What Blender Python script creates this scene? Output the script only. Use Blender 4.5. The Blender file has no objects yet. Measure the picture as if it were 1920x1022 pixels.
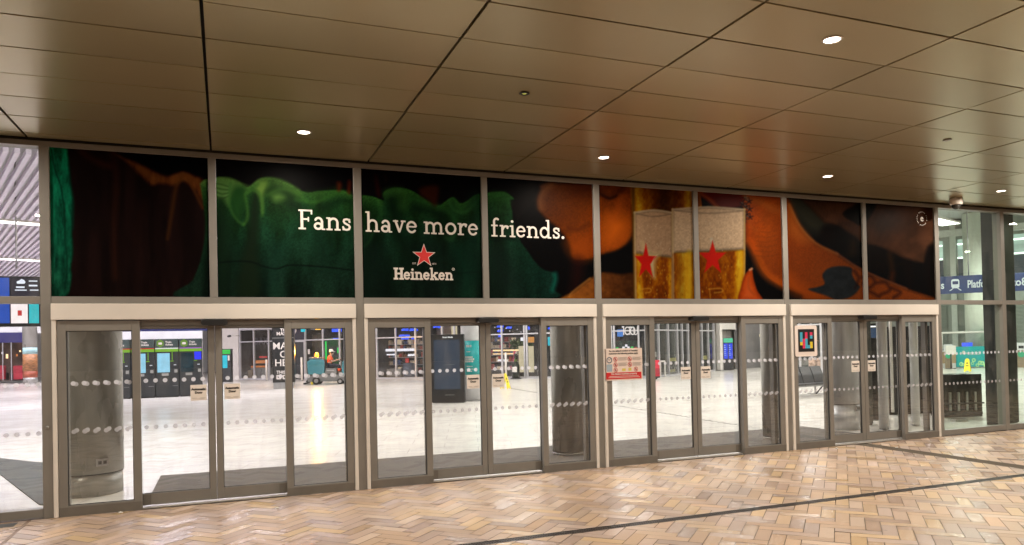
import bpy, bmesh, math, random
import numpy as np
from mathutils import Vector, Matrix
R = math.radians
random.seed(7); rng = np.random.default_rng(7)
S = bpy.context.scene
COL = S.collection

# ---------------------------------------------------------------- camera
CAM_H, CAM_D = 1.75, 9.322
F_PX, YAW, PITCH, ROLL, PPX, PPY = 1378.57, 0.37821, 0.0131, -0.02203, 967.99, 632.02
fw = Vector((math.sin(YAW)*math.cos(PITCH), math.cos(YAW)*math.cos(PITCH), math.sin(PITCH)))
r0 = Vector((math.cos(YAW), -math.sin(YAW), 0)); u0 = r0.cross(fw)
rt = math.cos(ROLL)*r0 + math.sin(ROLL)*u0; up = rt.cross(fw)
cd = bpy.data.cameras.new('camera'); cam = bpy.data.objects.new('camera', cd); COL.objects.link(cam)
cam.matrix_world = Matrix(((rt.x, up.x, -fw.x, 0), (rt.y, up.y, -fw.y, -CAM_D), (rt.z, up.z, -fw.z, CAM_H), (0, 0, 0, 1)))
cd.sensor_width = 36; cd.lens = F_PX/1920*36
cd.shift_x = (960-PPX)/1920; cd.shift_y = (PPY-511)/1920
cd.clip_end = 600; cd.clip_start = 0.05
S.camera = cam
CP = Vector((0, -CAM_D, CAM_H))
def ray(px, py): return fw + rt*((px-PPX)/F_PX) - up*((py-PPY)/F_PX)
def atY(px, py, Y): d = ray(px, py); return CP + d*((Y+CAM_D)/d.y)      # a sight line met at a known depth
def on_line(px, A, B):                                                  # where a sight line meets a wall line in plan
    d = ray(px, 650); e = (B[0]-A[0], B[1]-A[1]); c = (A[0]-CP.x, A[1]-CP.y)
    det = -d.x*e[1]+e[0]*d.y
    s = (d.x*c[1]-d.y*c[0])/det
    return (A[0]+e[0]*s, A[1]+e[1]*s)

# ---------------------------------------------------------------- world and exposure (night)
W = bpy.data.worlds.new('World'); S.world = W; W.use_nodes = True
nt = W.node_tree; bg = nt.nodes['Background']
sky = nt.nodes.new('ShaderNodeTexSky'); sky.sky_type = 'NISHITA'; sky.sun_disc = False
sky.sun_elevation = R(-4); sky.sun_rotation = R(200)
nt.links.new(sky.outputs[0], bg.inputs[0]); bg.inputs[1].default_value = 0.05
S.view_settings.view_transform = 'Standard'; S.view_settings.look = 'None'
S.view_settings.exposure = 0.0; S.view_settings.gamma = 1.0
S.render.engine = 'CYCLES'
cy = S.cycles; cy.use_denoising = True; cy.max_bounces = 10; cy.diffuse_bounces = 4; cy.glossy_bounces = 5
cy.transparent_max_bounces = 24; cy.sample_clamp_indirect = 6; cy.caustics_reflective = False; cy.caustics_refractive = False
cy.use_light_tree = True

# ---------------------------------------------------------------- materials
def lin(c):
    c = np.asarray(c, float)/255.0
    return np.where(c <= .04045, c/12.92, ((c+.055)/1.055)**2.4)
MATS = {}
def pm(name, c, rough=.5, metal=0., spec=.5, var=.12, scale=6., bump=0., rvar=.0, stretch=None, coat=0.):
    """procedural principled material; c in linear rgb"""
    if name in MATS: return MATS[name]
    m = bpy.data.materials.new(name); m.use_nodes = True; N = m.node_tree.nodes; L = m.node_tree.links
    b = N['Principled BSDF']; b.inputs['Roughness'].default_value = rough; b.inputs['Metallic'].default_value = metal
    b.inputs['Specular IOR Level'].default_value = spec; b.inputs['Coat Weight'].default_value = coat
    tc = N.new('ShaderNodeTexCoord'); mp = N.new('ShaderNodeMapping'); L.new(tc.outputs['Object'], mp.inputs[0])
    if stretch: mp.inputs['Scale'].default_value = stretch
    nz = N.new('ShaderNodeTexNoise'); nz.inputs['Scale'].default_value = scale; nz.inputs['Detail'].default_value = 6
    L.new(mp.outputs[0], nz.inputs['Vector'])
    cr = N.new('ShaderNodeValToRGB'); e = cr.color_ramp.elements
    e[0].position = .3; e[1].position = .7
    e[0].color = tuple(max(0, x*(1-var)) for x in c[:3])+(1,); e[1].color = tuple(min(1, x*(1+var)) for x in c[:3])+(1,)
    L.new(nz.outputs[0], cr.inputs[0]); L.new(cr.outputs[0], b.inputs['Base Color'])
    if rvar:
        mr = N.new('ShaderNodeMapRange'); mr.inputs[1].default_value = .3; mr.inputs[2].default_value = .7
        mr.inputs[3].default_value = max(.02, rough-rvar); mr.inputs[4].default_value = rough+rvar
        L.new(nz.outputs[0], mr.inputs[0]); L.new(mr.outputs[0], b.inputs['Roughness'])
    if bump:
        bp = N.new('ShaderNodeBump'); bp.inputs['Strength'].default_value = bump; bp.inputs['Distance'].default_value = .02
        L.new(nz.outputs[0], bp.inputs['Height']); L.new(bp.outputs[0], b.inputs['Normal'])
    MATS[name] = m; return m
def pd(name, rgb, k=1.0, **kw): return pm(name, tuple(lin(rgb)*k), **kw)      # from a display colour
def em(name, rgb, s, var=.15, scale=3.):
    if name in MATS: return MATS[name]
    m = bpy.data.materials.new(name); m.use_nodes = True; N = m.node_tree.nodes; L = m.node_tree.links
    b = N['Principled BSDF']; b.inputs['Base Color'].default_value = (.02, .02, .02, 1); b.inputs['Roughness'].default_value = .25
    nz = N.new('ShaderNodeTexNoise'); nz.inputs['Scale'].default_value = scale; nz.inputs['Detail'].default_value = 4
    cr = N.new('ShaderNodeValToRGB'); c = lin(rgb)
    cr.color_ramp.elements[0].position = .3; cr.color_ramp.elements[1].position = .7
    cr.color_ramp.elements[0].color = tuple(c*(1-var))+(1,); cr.color_ramp.elements[1].color = tuple(c)+(1,)
    L.new(nz.outputs[0], cr.inputs[0]); L.new(cr.outputs[0], b.inputs['Emission Color'])
    b.inputs['Emission Strength'].default_value = s
    MATS[name] = m; return m
def glassm(name, tint, refl=2.0):
    if name in MATS: return MATS[name]
    m = bpy.data.materials.new(name); m.use_nodes = True; N = m.node_tree.nodes; L = m.node_tree.links
    N.remove(N['Principled BSDF']); out = N['Material Output']
    lw = N.new('ShaderNodeLayerWeight'); lw.inputs[0].default_value = .5
    p = N.new('ShaderNodeMath'); p.operation = 'POWER'; p.inputs[1].default_value = 5; L.new(lw.outputs['Facing'], p.inputs[0])
    q = N.new('ShaderNodeMath'); q.operation = 'MULTIPLY_ADD'; q.inputs[1].default_value = .9; q.inputs[2].default_value = .04*refl; q.use_clamp = True
    L.new(p.outputs[0], q.inputs[0])
    t = N.new('ShaderNodeBsdfTransparent'); t.inputs[0].default_value = tint+(1,)
    g = N.new('ShaderNodeBsdfGlossy'); g.inputs['Roughness'].default_value = .01; g.inputs[0].default_value = (.95, .95, .95, 1)
    tc = N.new('ShaderNodeTexCoord'); mp = N.new('ShaderNodeMapping'); mp.inputs['Scale'].default_value = (3, 3, .8); L.new(tc.outputs['Object'], mp.inputs[0])
    nz = N.new('ShaderNodeTexNoise'); nz.inputs['Scale'].default_value = 2.2; nz.inputs['Detail'].default_value = 7; nz.inputs['Distortion'].default_value = 1.2; L.new(mp.outputs[0], nz.inputs['Vector'])
    mr = N.new('ShaderNodeMapRange'); mr.inputs[1].default_value = .42; mr.inputs[2].default_value = .8; mr.inputs[3].default_value = .012; mr.inputs[4].default_value = .10; L.new(nz.outputs[0], mr.inputs[0])
    df = N.new('ShaderNodeBsdfDiffuse'); df.inputs[0].default_value = (.7, .7, .7, 1); sm = N.new('ShaderNodeMixShader'); L.new(mr.outputs[0], sm.inputs[0]); L.new(t.outputs[0], sm.inputs[1]); L.new(df.outputs[0], sm.inputs[2])
    mx = N.new('ShaderNodeMixShader'); L.new(q.outputs[0], mx.inputs[0]); L.new(sm.outputs[0], mx.inputs[1]); L.new(g.outputs[0], mx.inputs[2])
    L.new(mx.outputs[0], out.inputs[0]); MATS[name] = m; return m
def attrm(name, rough=.45, spec=.5, k=1., attr='Col', grain=0., gscale=300., rough_attr=None, bump=0.):
    if name in MATS: return MATS[name]
    m = bpy.data.materials.new(name); m.use_nodes = True; N = m.node_tree.nodes; L = m.node_tree.links
    b = N['Principled BSDF']; b.inputs['Roughness'].default_value = rough; b.inputs['Specular IOR Level'].default_value = spec
    a = N.new('ShaderNodeAttribute'); a.attribute_name = attr
    last = a.outputs['Color']
    if grain:
        tc = N.new('ShaderNodeTexCoord'); nz = N.new('ShaderNodeTexNoise'); nz.inputs['Scale'].default_value = gscale; nz.inputs['Detail'].default_value = 3
        L.new(tc.outputs['Object'], nz.inputs['Vector'])
        n2 = N.new('ShaderNodeTexNoise'); n2.inputs['Scale'].default_value = 1.1; n2.inputs['Detail'].default_value = 5; L.new(tc.outputs['Object'], n2.inputs['Vector'])
        ad = N.new('ShaderNodeMath'); ad.operation = 'MULTIPLY_ADD'; ad.inputs[1].default_value = .55; L.new(n2.outputs[0], ad.inputs[0]); L.new(nz.outputs[0], ad.inputs[2])
        mr = N.new('ShaderNodeMapRange'); mr.inputs[1].default_value = .45; mr.inputs[2].default_value = 1.1; mr.inputs[3].default_value = 1-grain; mr.inputs[4].default_value = 1+grain
        L.new(ad.outputs[0], mr.inputs[0])
        vm = N.new('ShaderNodeVectorMath'); vm.operation = 'SCALE'; L.new(last, vm.inputs[0]); L.new(mr.outputs[0], vm.inputs['Scale']); last = vm.outputs[0]
        vo = N.new('ShaderNodeTexVoronoi'); vo.inputs['Scale'].default_value = 2.3; L.new(tc.outputs['Object'], vo.inputs['Vector'])
        gm = N.new('ShaderNodeMapRange'); gm.inputs[1].default_value = .035; gm.inputs[2].default_value = .06; gm.inputs[3].default_value = .62; gm.inputs[4].default_value = 1.; L.new(vo.outputs['Distance'], gm.inputs[0])
        v2 = N.new('ShaderNodeVectorMath'); v2.operation = 'SCALE'; L.new(last, v2.inputs[0]); L.new(gm.outputs[0], v2.inputs['Scale']); last = v2.outputs[0]
        if bump:
            bp = N.new('ShaderNodeBump'); bp.inputs['Strength'].default_value = bump; bp.inputs['Distance'].default_value = .004
            L.new(nz.outputs[0], bp.inputs['Height']); L.new(bp.outputs[0], b.inputs['Normal'])
    L.new(last, b.inputs['Base Color'])
    if rough_attr:
        L.new(a.outputs['Alpha'], b.inputs['Roughness'])
    MATS[name] = m; return m

M_FRAME = pm('bronze_grey_frame', (.205, .192, .174), rough=.42, spec=.5, var=.06, scale=3)
M_RAIL = pm('darker_bronze_rail', (.15, .136, .118), rough=.5, var=.1, scale=5)
M_WHITE = pm('white_enamel', (.73, .69, .645), rough=.22, var=.03, scale=3, coat=.4)
M_BLACK = pm('black_plastic', (.012, .012, .013), rough=.35, var=.2)
M_GASKET = pm('black_rubber', (.01, .01, .01), rough=.6, var=.2)
M_GLASS = glassm('clear_glass', (.93, .94, .92), 2.7)
M_GREEN = glassm('green_tinted_glass', (.80, .92, .83), 2.4)
M_GLASS_IN = glassm('shop_glass', (.85, .87, .87), 2.2)
def dotted_glass(name, tint, refl, w, z0, z1, first, pitch, second=None):
    """clear glass printed with two rows of frosted dots (and a second, inner layer of them)"""
    m = glassm(name, tint, refl); N = m.node_tree.nodes; L = m.node_tree.links; out = N['Material Output']; base = out.inputs[0].links[0].from_socket
    tc = N.new('ShaderNodeTexCoord'); sp = N.new('ShaderNodeSeparateXYZ'); L.new(tc.outputs['Generated'], sp.inputs[0])
    def mt(op, a, b=None, c=None):
        n = N.new('ShaderNodeMath'); n.operation = op
        for i, v in enumerate((a, b, c)):
            if v is None: continue
            if isinstance(v, (int, float)): n.inputs[i].default_value = v
            else: L.new(v, n.inputs[i])
        return n.outputs[0]
    Z = mt('MULTIPLY_ADD', sp.outputs['Z'], z1-z0, z0); X = mt('MULTIPLY', sp.outputs['X'], w)
    def mask(first, rows):
        u = mt('DIVIDE', mt('SUBTRACT', X, first), pitch); dx = mt('MULTIPLY', mt('SUBTRACT', u, mt('ROUND', u)), pitch); tot = None
        for zr in rows:
            dz = mt('SUBTRACT', Z, zr); d = mt('SQRT', mt('ADD', mt('MULTIPLY', dx, dx), mt('MULTIPLY', dz, dz))); k = mt('LESS_THAN', d, .0245); tot = k if tot is None else mt('ADD', tot, k)
        return tot
    def frost(c, tr, see):
        d = N.new('ShaderNodeBsdfDiffuse'); d.inputs[0].default_value = c+(1,); t = N.new('ShaderNodeBsdfTranslucent'); t.inputs[0].default_value = c+(1,)
        p = N.new('ShaderNodeBsdfTransparent'); a = N.new('ShaderNodeMixShader'); a.inputs[0].default_value = tr; L.new(d.outputs[0], a.inputs[1]); L.new(t.outputs[0], a.inputs[2])
        b = N.new('ShaderNodeMixShader'); b.inputs[0].default_value = see; L.new(a.outputs[0], b.inputs[1]); L.new(p.outputs[0], b.inputs[2]); return b.outputs[0]
    cur = base
    if second:
        x = N.new('ShaderNodeMixShader'); L.new(mask(first+second[0], (.918+second[1], 1.452+second[2])), x.inputs[0]); L.new(cur, x.inputs[1]); L.new(frost((.60, .58, .58), .5, .35), x.inputs[2]); cur = x.outputs[0]
    for rows, c, tr, see in (((1.452,), (.74, .72, .74), .55, .22), ((.918,), (.50, .48, .48), .42, .28)):
        x = N.new('ShaderNodeMixShader'); L.new(mask(first, rows), x.inputs[0]); L.new(cur, x.inputs[1]); L.new(frost(c, tr, see), x.inputs[2]); cur = x.outputs[0]
    L.new(cur, out.inputs[0]); return m
M_STEEL = pm('brushed_steel', (.40, .40, .40), rough=.36, metal=.85, var=.12, scale=4, stretch=(8, 8, .6), rvar=.06)
M_COLG = pm('grey_cladding', (.36, .35, .33), rough=.3, metal=.35, var=.12, scale=3, stretch=(1, 1, .4), rvar=.05)
M_WALL = pm('pale_wall', (.72, .71, .72), rough=.5, var=.05, scale=1)
M_DARK = pm('dark_grey_metal', (.035, .037, .04), rough=.4, var=.2, scale=3)
M_TEXTW = pm('white_lettering', (.66, .61, .57), rough=.4, var=.02)
M_TEXTD = pm('dark_lettering', (.02, .02, .02), rough=.5, var=.05)

# ---------------------------------------------------------------- builders
class MB:
    def __init__(s): s.v = []; s.f = []; s.sm = []
    def add(s, vs, fs, smooth=False):
        o = len(s.v); s.v += [tuple(p) for p in vs]; s.f += [tuple(i+o for i in f) for f in fs]; s.sm += [smooth]*len(fs); return s
    def box(s, x0, x1, y0, y1, z0, z1, M=None):
        vs = [Vector(p) for p in ((x0,y0,z0),(x1,y0,z0),(x1,y1,z0),(x0,y1,z0),(x0,y0,z1),(x1,y0,z1),(x1,y1,z1),(x0,y1,z1))]
        if M is not None: vs = [M @ p for p in vs]
        return s.add(vs, [(0,3,2,1),(4,5,6,7),(0,1,5,4),(1,2,6,5),(2,3,7,6),(3,0,4,7)])
    def rbox(s, x0, x1, y0, y1, z0, z1, r=.02, n=3, ax='z'):
        # box with rounded corners in the plane normal to ax
        a = [(x0, x1), (y0, y1), (z0, z1)]; i = 'xyz'.index(ax); j, k = [q for q in range(3) if q != i]
        pts = []
        for cx, cyy, a0 in ((a[j][1]-r, a[k][1]-r, 0), (a[j][0]+r, a[k][1]-r, 90), (a[j][0]+r, a[k][0]+r, 180), (a[j][1]-r, a[k][0]+r, 270)):
            for t in range(n+1):
                an = R(a0+90*t/n); pts.append((cx+r*math.cos(an), cyy+r*math.sin(an)))
        vs = []
        for lv in a[i]:
            for p in pts:
                q = [0, 0, 0]; q[i] = lv; q[j], q[k] = p; vs.append(q)
        m = len(pts); flip = (i == 1)
        fs = [tuple(range(m))[::-1], tuple(range(m, 2*m))]+[(t, (t+1) % m, m+(t+1) % m, m+t) for t in range(m)]
        if flip: fs = [f[::-1] for f in fs]
        return s.add(vs, fs)
    def lathe(s, prof, n=24, c=(0, 0, 0), M=None, smooth=True):
        vs = []
        for r_, z in prof:
            for t in range(n):
                an = 2*math.pi*t/n; vs.append(Vector((c[0]+r_*math.cos(an), c[1]+r_*math.sin(an), c[2]+z)))
        if M is not None: vs = [M @ v for v in vs]
        fs = []
        for i in range(len(prof)-1):
            for t in range(n):
                fs.append((i*n+t, i*n+(t+1) % n, (i+1)*n+(t+1) % n, (i+1)*n+t))
        s.add(vs, fs, smooth); o = len(s.v)-len(vs)
        s.f.append(tuple(o+t for t in range(n))[::-1]); s.sm.append(False)
        s.f.append(tuple(o+(len(prof)-1)*n+t for t in range(n))); s.sm.append(False)
        return s
    def cyl(s, a, b, r, n=12, r2=None):
        a = Vector(a); b = Vector(b); d = b-a; q = d.to_track_quat('Z', 'Y').to_matrix().to_4x4(); q.translation = a
        return s.lathe([(r, 0), (r if r2 is None else r2, d.length)], n, M=q)
    def tube(s, pts, r, n=8):
        for a, b in zip(pts[:-1], pts[1:]): s.cyl(a, b, r, n)
        return s
    def prism(s, poly, a0, a1, ax='y'):
        # poly in the plane normal to ax, counter-clockwise seen from -ax for y
        i = 'xyz'.index(ax); j, k = [q for q in range(3) if q != i]; vs = []
        for lv in (a0, a1):
            for p in poly:
                q = [0, 0, 0]; q[i] = lv; q[j], q[k] = p; vs.append(q)
        m = len(poly)
        return s.add(vs, [tuple(range(m)), tuple(range(m, 2*m))[::-1]]+[(t, m+t, m+(t+1) % m, (t+1) % m) for t in range(m)])
    def quad(s, *p): return s.add(p, [tuple(range(len(p)))])
    def build(s, name, mat, parent=None, loc=None, bevel=0.):
        me = bpy.data.meshes.new(name); me.from_pydata(s.v, [], s.f); me.update()
        bm = bmesh.new(); bm.from_mesh(me)
        if bevel:
            es = [e for e in bm.edges if len(e.link_faces) == 2 and e.calc_face_angle(0) > .6]
            bmesh.ops.bevel(bm, geom=es, offset=bevel, segments=2, profile=.6, affect='EDGES', clamp_overlap=True)
        bmesh.ops.recalc_face_normals(bm, faces=bm.faces)
        bm.to_mesh(me); bm.free()
        if not bevel: me.polygons.foreach_set('use_smooth', s.sm)
        me.materials.append(mat); o = bpy.data.objects.new(name, me); COL.objects.link(o)
        if parent: o.parent = parent
        if loc: o.location = loc
        return o
def raw(name, v, f, mat, parent=None):
    me = bpy.data.meshes.new(name); me.from_pydata(v, [], f); me.update(); me.materials.append(mat)
    o = bpy.data.objects.new(name, me); COL.objects.link(o)
    if parent: o.parent = parent
    return o
def tag(o, label=None, cat=None, group=None, kind=None):
    if label: o['label'] = label
    if cat: o['category'] = cat
    if group: o['group'] = group
    if kind: o['kind'] = kind
    return o
def thing(name, label, cat, loc=(0, 0, 0), rz=0., group=None):
    o = bpy.data.objects.new(name, None); COL.objects.link(o); o.location = loc; o.rotation_euler = (0, 0, rz); o.empty_display_size = .2
    return tag(o, label, cat, group)
def kids(o): return [c for c in bpy.data.objects if c.parent == o]
def copy_tree(o, parent=None):
    c = o.copy(); COL.objects.link(c)
    if parent: c.parent = parent
    for ch in kids(o): copy_tree(ch, c)
    return c
UP = (math.pi/2, 0, 0)
def text(s, name, size, mat, parent, loc, rot=UP, align='CENTER', bold=0., ext=.001, sx=1.):
    cu = bpy.data.curves.new(name, 'FONT'); cu.body = s; cu.size = size; cu.align_x = align; cu.align_y = 'BOTTOM_BASELINE'
    cu.offset = bold; cu.extrude = ext; cu.resolution_u = 3
    t = bpy.data.objects.new(name, cu); COL.objects.link(t); bpy.context.view_layer.update()
    me = bpy.data.meshes.new_from_object(t.evaluated_get(bpy.context.evaluated_depsgraph_get()))
    bpy.data.objects.remove(t); bpy.data.curves.remove(cu)
    if sx != 1:
        for v in me.vertices: v.co.x *= sx
    me.materials.clear(); me.materials.append(mat); me.name = name
    o = bpy.data.objects.new(name, me); COL.objects.link(o); o.location = loc; o.rotation_euler = rot
    if parent: o.parent = parent
    return o
def sdf_mesh(name, fn, b, h, mat, parent, y, thick=.0):
    """flat lettering from a signed distance field in the x-z plane (marching squares)"""
    xs = np.arange(b[0], b[1]+h, h); zs = np.arange(b[2], b[3]+h, h); X, Z = np.meshgrid(xs, zs, indexing='ij')
    D = fn(X.ravel(), Z.ravel()).reshape(X.shape)
    V = []; Fc = []; key = {}
    def vid(k, p):
        if k not in key: key[k] = len(V); V.append((p[0], y, p[1]))
        return key[k]
    nx, nz = X.shape
    ins = D < 0
    act = ins[:-1, :-1] | ins[1:, :-1] | ins[1:, 1:] | ins[:-1, 1:]
    for i, j in zip(*np.nonzero(act)):
        c = [(i, j), (i+1, j), (i+1, j+1), (i, j+1)]; poly = []
        for a in range(4):
            A, B = c[a], c[(a+1) % 4]; da, db = D[A], D[B]
            if da < 0: poly.append(vid(A, (xs[A[0]], zs[A[1]])))
            if (da < 0) != (db < 0):
                t = da/(da-db); k = (min(A, B), max(A, B))
                poly.append(vid(k, (xs[A[0]]+t*(xs[B[0]]-xs[A[0]]), zs[A[1]]+t*(zs[B[1]]-zs[A[1]]))))
        if len(poly) >= 3: Fc.append(poly)
    return raw(name, V, Fc, mat, parent)

# ---------------------------------------------------------------- the ground outside
def srgb_albedo(c, k): return lin(c)*k
def paving():
    Wb, Lb = .131, 3
    pal = [(214, 180, 138), (200, 166, 128), (222, 184, 126), (184, 154, 132), (206, 180, 160), (192, 158, 122), (210, 172, 132), (172, 150, 136), (218, 190, 160), (196, 164, 136)]
    pal = [srgb_albedo(c, .80)*np.array([.93, .985, 1.14]) for c in pal]
    mean = np.mean(pal, 0); pal = [mean*.4+.6*p for p in pal]
    V = []; Fc = []; C = []
    x0, x1, y0, y1 = -7.5, 19.0, -9.6, -.012
    ca = math.cos(R(44.5)); sa = math.sin(R(44.5)); g = .0035
    bands = [(9.70, 9.98), (-1.99, -1.955)]
    def put(i, j, w, h):
        cx, cyy = (i+w/2)*Wb, (j+h/2)*Wb; wx, wy = cx*ca-cyy*sa, cx*sa+cyy*ca
        if not (x0-.3 < wx < x1+.3 and y0-.3 < wy < y1+.2): return
        hw, hh = w*Wb/2-g, h*Wb/2-g
        P = []
        for sx, sy in ((-1, -1), (1, -1), (1, 1), (-1, 1)):
            a, b = cx+sx*hw, cyy+sy*hh; P.append((a*ca-b*sa, a*sa+b*ca))
        # clip against the facade line, the channel and the bands
        def clip(P, f):
            o = []
            for k in range(len(P)):
                A, B = P[k], P[(k+1) % len(P)]; da, db = f(A), f(B)
                if da >= 0: o.append(A)
                if (da >= 0) != (db >= 0): t = da/(da-db); o.append((A[0]+t*(B[0]-A[0]), A[1]+t*(B[1]-A[1])))
            return o
        P = clip(P, lambda p: y1-p[1])
        pieces = [P]
        for lo, hi, ax in [(b[0], b[1], 0) for b in bands]+[(-3.13, -3.01, 1)]:
            nw = []
            for q in pieces:
                if len(q) < 3: continue
                nw += [clip(q, lambda p: lo-p[ax]), clip(q, lambda p: p[ax]-hi)]
            pieces = nw
        col = np.array(pal[rng.integers(len(pal))])*rng.uniform(.90, 1.08); ro = rng.choice([.2, .28, .36, .42, .5])+rng.uniform(-.03, .03)
        tx, ty = rng.normal(0, .004, 2); dz = rng.uniform(0, .0015)
        for q in pieces:
            if len(q) < 3: continue
            o = len(V)
            for p in q: V.append((p[0], p[1], dz+tx*(p[0]-wx)+ty*(p[1]-wy)))
            Fc.append(tuple(range(o, o+len(q)))); C.extend([(col[0], col[1], col[2], ro)]*len(q))
    n = 260
    for i in range(-n, n):
        for j in range(-n, n):
            k = (i-j) % 6
            if k == 0: put(i, j, 3, 1)
            elif k == 5: put(i, j, 1, 3)
    o = raw('paving', V, Fc, attrm('sandstone_pavers', spec=.45, grain=.2, gscale=170, rough_attr=True, bump=.25))
    at = o.data.color_attributes.new('Col', 'FLOAT_COLOR', 'POINT'); at.data.foreach_set('color', np.array(C, np.float32).ravel())
    tag(o, kind='structure')
paving()
sub = MB(); sub.quad((-90, -90, -.012), (90, -90, -.012), (90, .2, -.012), (-90, .2, -.012))
tag(sub.build('ground', pm('mortar_ground', (.13, .10, .075), rough=.8, var=.25, scale=12)), kind='structure')
def brickfield():
    m = bpy.data.materials.new('distant_pavers'); m.use_nodes = True; N = m.node_tree.nodes; L = m.node_tree.links
    b = N['Principled BSDF']; b.inputs['Roughness'].default_value = .45
    tc = N.new('ShaderNodeTexCoord'); mp = N.new('ShaderNodeMapping'); mp.inputs['Rotation'].default_value = (0, 0, R(45)); L.new(tc.outputs['Object'], mp.inputs[0])
    bt = N.new('ShaderNodeTexBrick'); bt.inputs['Scale'].default_value = 1; bt.inputs['Brick Width'].default_value = .41; bt.inputs['Row Height'].default_value = .137; bt.inputs['Mortar Size'].default_value = .004
    bt.inputs['Color1'].default_value = (.50, .36, .22, 1); bt.inputs['Color2'].default_value = (.36, .26, .17, 1); bt.inputs['Mortar'].default_value = (.13, .1, .075, 1)
    L.new(mp.outputs[0], bt.inputs['Vector']); L.new(bt.outputs[0], b.inputs['Base Color']); return m
fm = brickfield(); pf = MB()
pf.quad((-90, -90, -.004), (90, -90, -.004), (90, -9.75, -.004), (-90, -9.75, -.004)); pf.quad((-90, -9.75, -.004), (-7.75, -9.75, -.004), (-7.75, -.012, -.004), (-90, -.012, -.004)); pf.quad((19.25, -9.75, -.004), (90, -9.75, -.004), (90, -.012, -.004), (19.25, -.012, -.004))
tag(pf.build('pavement', fm), kind='structure')
bd = MB(); bd.box(9.705, 9.975, -9.6, -3.14, -.02, .0008); bd.box(9.705, 9.975, -3.0, -.015, -.02, .0008)
tag(bd.build('paving_band', pm('brown_granite_band', (.085, .068, .05), rough=.85, spec=.2, var=.25, scale=40)), kind='structure')
bd = MB(); bd.box(-1.987, -1.958, -9.6, -3.14, -.02, .0008); bd.box(-1.987, -1.958, -3.0, -.015, -.02, .0008)
tag(bd.build('paving_joint', pm('joint_strip', (.20, .13, .09), rough=.6, var=.2, scale=30)), kind='structure')
# slot drain
dr = thing('drain_channel', 'long dark slotted drain channel let into the herringbone paving', 'drain', (5, -3.07, 0))
b = MB()
for s in (-1, 1): b.box(-12.5, 14, s*.05-.006, s*.05+.006, -.03, .003)
b.box(-12.5, 14, -.006, .006, -.03, .003)
b.build('edge_bar', pm('drain_steel', (.07, .06, .055), rough=.4, metal=.5, var=.2, scale=20), dr)
b = MB()
for k in range(1060): b.box(-12.49+k*.025, -12.49+k*.025+.010, -.044, .044, -.03, .0015)
b.build('grating', MATS['drain_steel'], dr)
b = MB(); b.box(-12.5, 14, -.044, .044, -.05, -.025); b.build('trough', M_GASKET, dr)
# inspection cover by the left bay
cv = MB(); cv.box(-2.42, -2.06, -.28, -.09, -.01, .003)
tag(cv.build('floor_socket_cover', M_DARK, bevel=.002), 'small dark rectangular cover plate in paving by left end of facade', 'cover plate')
# bits of litter
for k, (x, y) in enumerate([(9.95, -.62), (9.1, -.22), (6.1, -.75), (-1.1, -.08), (.52, -.66), (-2.5, -.3)]):
    l = MB(); l.lathe([(.012, 0), (.022, .004), (.014, .012), (.004, .015)], 7, smooth=False)
    o = l.build('paper_scrap', M_WHITE, loc=(x, y, .002)); o.scale = (1.2, .8, 1)
    tag(o, ['white scrap of litter lying on the brown paving band', 'white scrap of litter lying beside threshold of far right door', 'pale scrap of litter on pavers before the policy sign door', 'tiny pale scrap of litter at foot of leftmost sidelight', 'tiny white scrap of litter on pavers before leftmost door', 'pale scrap of litter beside the dark cover plate'][k], 'litter', 'scraps of litter on the paving')

# ---------------------------------------------------------------- canopy soffit
PX, PY, ZC = 1.842, .627, 4.135
def soffit():
    b = MB()
    for i in range(-8, 14):
        for j in range(-18, 7):
            x0 = -.11+PX*i; y0 = -3.953+PY*j
            if y0 > -.3: continue
            Mx = Matrix.Translation((x0+PX/2, y0+PY/2, ZC+random.uniform(-.0012, .0012))) @ Matrix.Rotation(random.gauss(0, .0016), 4, 'X') @ Matrix.Rotation(random.gauss(0, .001), 4, 'Y')
            b.box(-PX/2+.012, PX/2-.012, -PY/2+.008, PY/2-.008, 0, .03, Mx)
    for i in range(-8, 14): b.box(-.11+PX*i+.012, -.11+PX*(i+1)-.012, -.186, -.02, ZC, ZC+.03)
    m = pm('bronze_soffit', (.39, .333, .20), rough=.29, metal=.5, var=.04, scale=.6); N = m.node_tree.nodes; L = m.node_tree.links
    g = N.new('ShaderNodeNewGeometry'); mr = N.new('ShaderNodeMapRange'); mr.inputs[3].default_value = .93; mr.inputs[4].default_value = 1.06; L.new(g.outputs['Random Per Island'], mr.inputs[0])
    vm = N.new('ShaderNodeVectorMath'); vm.operation = 'SCALE'; bs = N['Principled BSDF']; L.new(bs.inputs['Base Color'].links[0].from_socket, vm.inputs[0]); L.new(mr.outputs[0], vm.inputs['Scale']); L.new(vm.outputs[0], bs.inputs['Base Color'])
    return b.build('canopy_soffit', m, bevel=.003)
tag(soffit(), kind='structure')
b = MB(); b.box(-16, 26, -16, .2, ZC+.09, ZC+.2); tag(b.build('canopy_slab', M_GASKET), kind='structure')
def downlight(x, y, label, lit=55):
    t = thing('downlight', label, 'ceiling light', (x, y, ZC), 0, 'round downlights in the canopy soffit')
    MB().lathe([(.066, -.001), (.081, -.001), (.083, -.006), (.068, -.011), (.0655, -.004)], 28).build('trim_ring', M_WHITE, t)
    MB().lathe([(.065, -.003), (.062, -.0045), (.001, -.005)], 28).build('lens', em('lamp_lens', (255, 244, 228), 14), t)
    ld = bpy.data.lights.new('lamp', 'AREA'); ld.shape = 'DISK'; ld.size = .12; ld.energy = lit; ld.color = (1, .885, .74); ld.spread = R(175)
    o = bpy.data.objects.new('lamp', ld); COL.objects.link(o); o.location = (0, 0, -.016); o.parent = t
    return t
LIT = 71
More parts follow.
